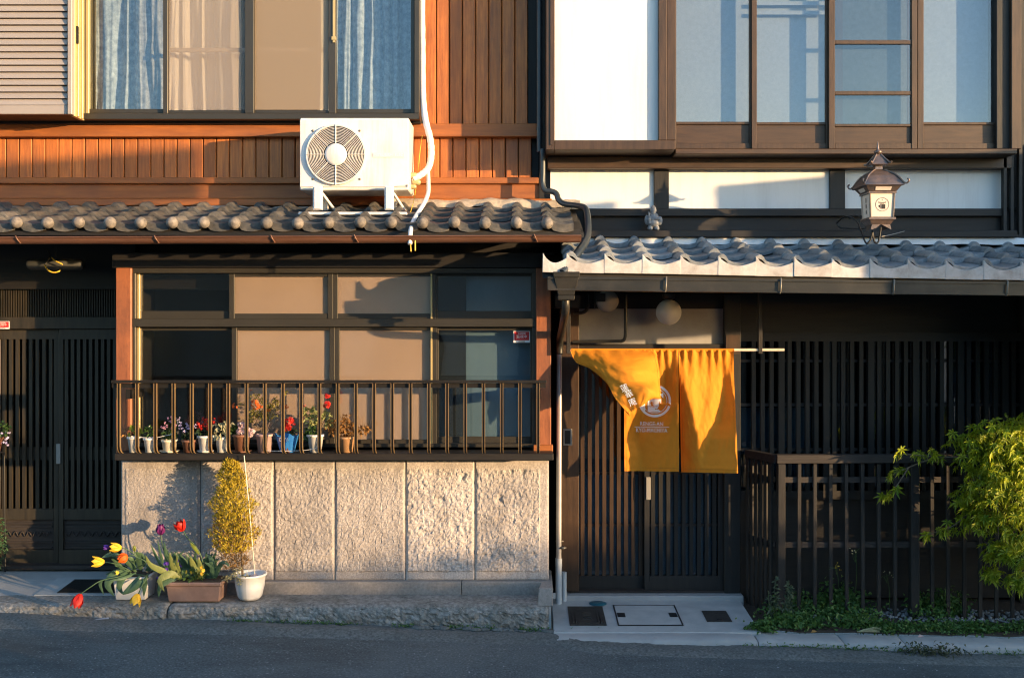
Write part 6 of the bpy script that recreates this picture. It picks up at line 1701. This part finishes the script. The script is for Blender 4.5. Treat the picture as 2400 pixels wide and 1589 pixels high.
for i, (px, py, lab, m) in enumerate(((1900,1482,'curled tan fallen leaf on the weeds by the kerb', LEAFT), (2150,1515,'pale fallen leaf on the kerb before the weeds', PMAU))):
    mb = MB(); p = W(px, py, -.50); p.z = max(p.z, bed_z(p.x,-.5)+.01); leaf(mb, p, Vector((1,0,.2)), Vector((0,-.5,1)), .045, .03, .3); tag(mb.build('fallen_leaf', m), lab, 'leaf')
mb = MB(); p = W(2030,1480,-.48)
for i in range(12): mb.tube([(p.x-.06+i*.004, p.y, p.z+i*.0015), (p.x+.0+r.uniform(.04,.1), p.y-.02, p.z+.005+i*.003)], .0022, 4)
tag(mb.build('straw', LEAFC), 'few strands of dry straw lying on the weeds', 'straw', kind='stuff')
mb = MB()
for i in range(60):
    x = r.uniform(-3.6,3.2); y = r.uniform(-2.0,-.62); mb.add([(x,y,road_z(x)+.004),(x+r.uniform(.005,.018),y-.006,road_z(x)+.005),(x+.006,y+r.uniform(.006,.014),road_z(x)+.006)], [(0,1,2)])
tag(mb.build('litter', PAPER), 'scattered pale petals and specks on the asphalt', 'litter', kind='stuff')
mb = MB(); p = W(220,1452,-.40); mb.add([p, p+Vector((.10,.0,.006)), p+Vector((.09,.02,.012)), p+Vector((.02,.012,.004))], [(0,1,2,3)]); tag(mb.build('fallen_leaf', PAPER), 'thin pale scrap lying against the kerb at lower left', 'leaf')

# ------------------------------------------------------------------ the rest of the street, behind and beside the camera
def street_house(name, label, x0, x1, y0, y1, h, m, roofh=1.2, z0=-1.2):
    t = thing(name, ((x0+x1)/2, (y0+y1)/2, z0), label, 'house', 'houses across the street')
    mb = MB(); mb.box(x0, y0, z0, x1, y1, h); mb.build('wall', m, t)
    mb = MB(); mb.hexa([(x0-.4,y1+.6,h-.15),(x0-.4,y0-.6,h-.15),(x1+.4,y0-.6,h-.15),(x1+.4,y1+.6,h-.15),(x0-.4,(y0+y1)/2+.05,h+roofh),(x0-.4,(y0+y1)/2-.05,h+roofh),(x1+.4,(y0+y1)/2-.05,h+roofh),(x1+.4,(y0+y1)/2+.05,h+roofh)])
    mb.build('roof', HROOF, t)
    n = max(1, int((x1-x0)/1.7))
    for i in range(n):
        xc = lerp(x0, x1, (i+.5)/n)
        for zc in ((.7, 2.9) if h > 4 else (.7,)):
            mb = MB(); mb.box(xc-.55, y1, zc, xc+.55, y1+.05, zc+1.2); w = mb.build('window', BROWN, t)
            mb = MB(); mb.box(xc-.48, y1+.04, zc+.07, xc+.48, y1+.06, zc+1.13); mb.build('pane', GLASSR, w)
    return t
street_house('row_house', 'dark boarded row house across the street behind the viewer', -9, -3.4, -14, -9.2, 4.6, HWALL)
street_house('row_house', 'pale walled row house across the street behind the viewer', -3.2, 1.6, -14, -9.4, 3.6, HWALLB, .9)
street_house('row_house', 'low dark row house across the street with a wide roof', 1.8, 7.0, -14, -9.3, 2.7, HWALL, .8)
def street_tree(label, c, h, R, n=1500):
    t = thing('street_tree', c, label, 'tree', 'trees across the street')
    mb = MB(); stem(mb, [c, (c[0],c[1],c[2]+h*.4), (c[0]+.1,c[1],c[2]+h*.8)], .16, .05, 8, 10); mb.build('trunk', BARK, t)
    mb = MB()
    for i in range(9):
        v = rdir(r); cc_ = (c[0]+v.x*R*.6, c[1]+v.y*R*.6, c[2]+h+v.z*R*.45); blob_leaves(mb, cc_, (R*.5,R*.5,R*.4), n//9, .28, .18, r, shell=.2)
    tag(mb.build('crown', LEAFD, t), kind='stuff')
street_tree('round tree behind the pale row house', (2.6,-17,-1), 5.2, 1.9)
street_tree('smaller round tree beyond the low row house', (6.2,-17.5,-1), 4.9, 1.6)
street_tree('broad tree beside the dark row house', (-2.5,-18,-1), 5.6, 2.0)
# unseen low wall added to keep the evening sun off the road
c_perp = Vector((math.cos(a), math.sin(a), 0)); s_dir = Vector((math.sin(a), -math.cos(a), 0))
def sunpos(c, t): return c_perp*c + s_dir*t
GW = thing('road_shade_wall', sunpos(0,13), 'unseen low wall added to keep the sun off the road', 'wall')
A, B = sunpos(-6,13.5), sunpos(3.2,13.5)
mb = MB(); d2 = (B-A).normalized(); o2 = Vector((-d2.y,d2.x,0))*.12
zt_ = 1.32
mb.hexa([(A+o2).to_tuple()[:2]+(-1.3,), (B+o2).to_tuple()[:2]+(-1.3,), (B+o2).to_tuple()[:2]+(zt_,), (A+o2).to_tuple()[:2]+(zt_,), (A-o2).to_tuple()[:2]+(-1.3,), (B-o2).to_tuple()[:2]+(-1.3,), (B-o2).to_tuple()[:2]+(zt_,), (A-o2).to_tuple()[:2]+(zt_,)])
mb.build('wall_body', HWALLB, GW)
mb = MB()
for i in range(2400):
    p = lerp(A, B, r.random()) + Vector((0,0,zt_ + abs(r.gauss(0,.10)))); leaf(mb, p + rdir(r)*.1, rdir(r,.4), rdir(r), .10, .05)
tag(mb.build('creeper', LEAFG, GW), kind='stuff')
# added unseen awning, stepped and gapped to shape shadows on the right house
AW = thing('shading_awning', sunpos(1.3,5.6), 'unseen stepped awning added to shade the dark townhouse front', 'awning')
def obox(mb, c0_, c1_, t0, t1, z0, z1):
    q = [sunpos(c0_,t0), sunpos(c1_,t0), sunpos(c1_,t1), sunpos(c0_,t1)]
    mb.add([(p.x,p.y,z0) for p in q] + [(p.x,p.y,z1) for p in q], [(0,1,2,3),(7,6,5,4),(0,4,5,1),(1,5,6,2),(2,6,7,3),(3,7,4,0)])
TA = 5.6; zo = math.tan(e)*TA
mb = MB(); obox(mb, .45, 2.6, TA, TA+.9, 1.70+zo, 2.08+zo); obox(mb, .80, 2.6, TA, TA+.9, 2.08+zo, 2.40+zo); obox(mb, .26, .48, TA, TA+.9, 2.08+zo, 2.64+zo); obox(mb, .83, 2.6, TA+.1, TA+.8, 2.40+zo, 2.70+zo); obox(mb, 1.22, 2.6, TA+.2, TA+.7, 2.70+zo, 2.74+zo); mb.build('shade_blocks', HROOF, AW)
m1 = MB(); m1.ball((0,0,0), .06, 10, 6, (1,1,.8)); rm = m1.mesh('ridge_tile', HROOF)
for i in range(10): link('ridge_tile', rm, AW, sunpos((.32 if i == 0 else .42 if i == 1 else .42+.23*i), TA+.45) + Vector((0,0,(2.62 if i < 2 else 2.68 if i < 4 else 2.72)+zo)))
for c__ in (2.2, 2.55):
    mb = MB(); p = sunpos(c__, TA+.4); mb.box(p.x-.06,p.y-.06,-.6,p.x+.06,p.y+.06,2.0+zo); mb.build('post', DARK, AW)
mb = MB(); q3 = math.tan(e)*1.9
obox(mb, 1.03, 2.35, 3.7, 3.73, 0.98+q3, 2.0+q3); mb.build('sun_shade_screen', WEATHH, AW)  # unseen screen added to keep the sun off the lattice window
mb = MB(); obox(mb, 1.40, 2.35, 3.8, 3.83, .25+q3, 1.02+q3); mb.build('sun_shade_screen', WEATHH, AW)  # lower screen added to stop sun dapples on the lattice
mb = MB(); obox(mb, 1.0, 2.4, 3.68, 5.65, 2.0+q3, 2.04+q3); mb.build('screen_beam', DARKH, AW)
# unseen slab added to throw the long shadow line on the red planks
EV = thing('shadow_line_caster', sunpos(-2.2,9), 'unseen slab on posts added to cast a shadow line on the planks', 'roof')
ze = math.tan(e)*11.3
mb = MB(); obox(mb, -5.2, -.955, 9, 9.3, 2.70+ze, 3.085+ze); mb.build('shade_slab', HROOF, EV)
for c__ in (-5.1, -3.6):
    mb = MB(); p = sunpos(c__, 9.15); mb.box(p.x-.07,p.y-.07,-1.3,p.x+.07,p.y+.07,2.72+ze); mb.build('post', DARK, EV)
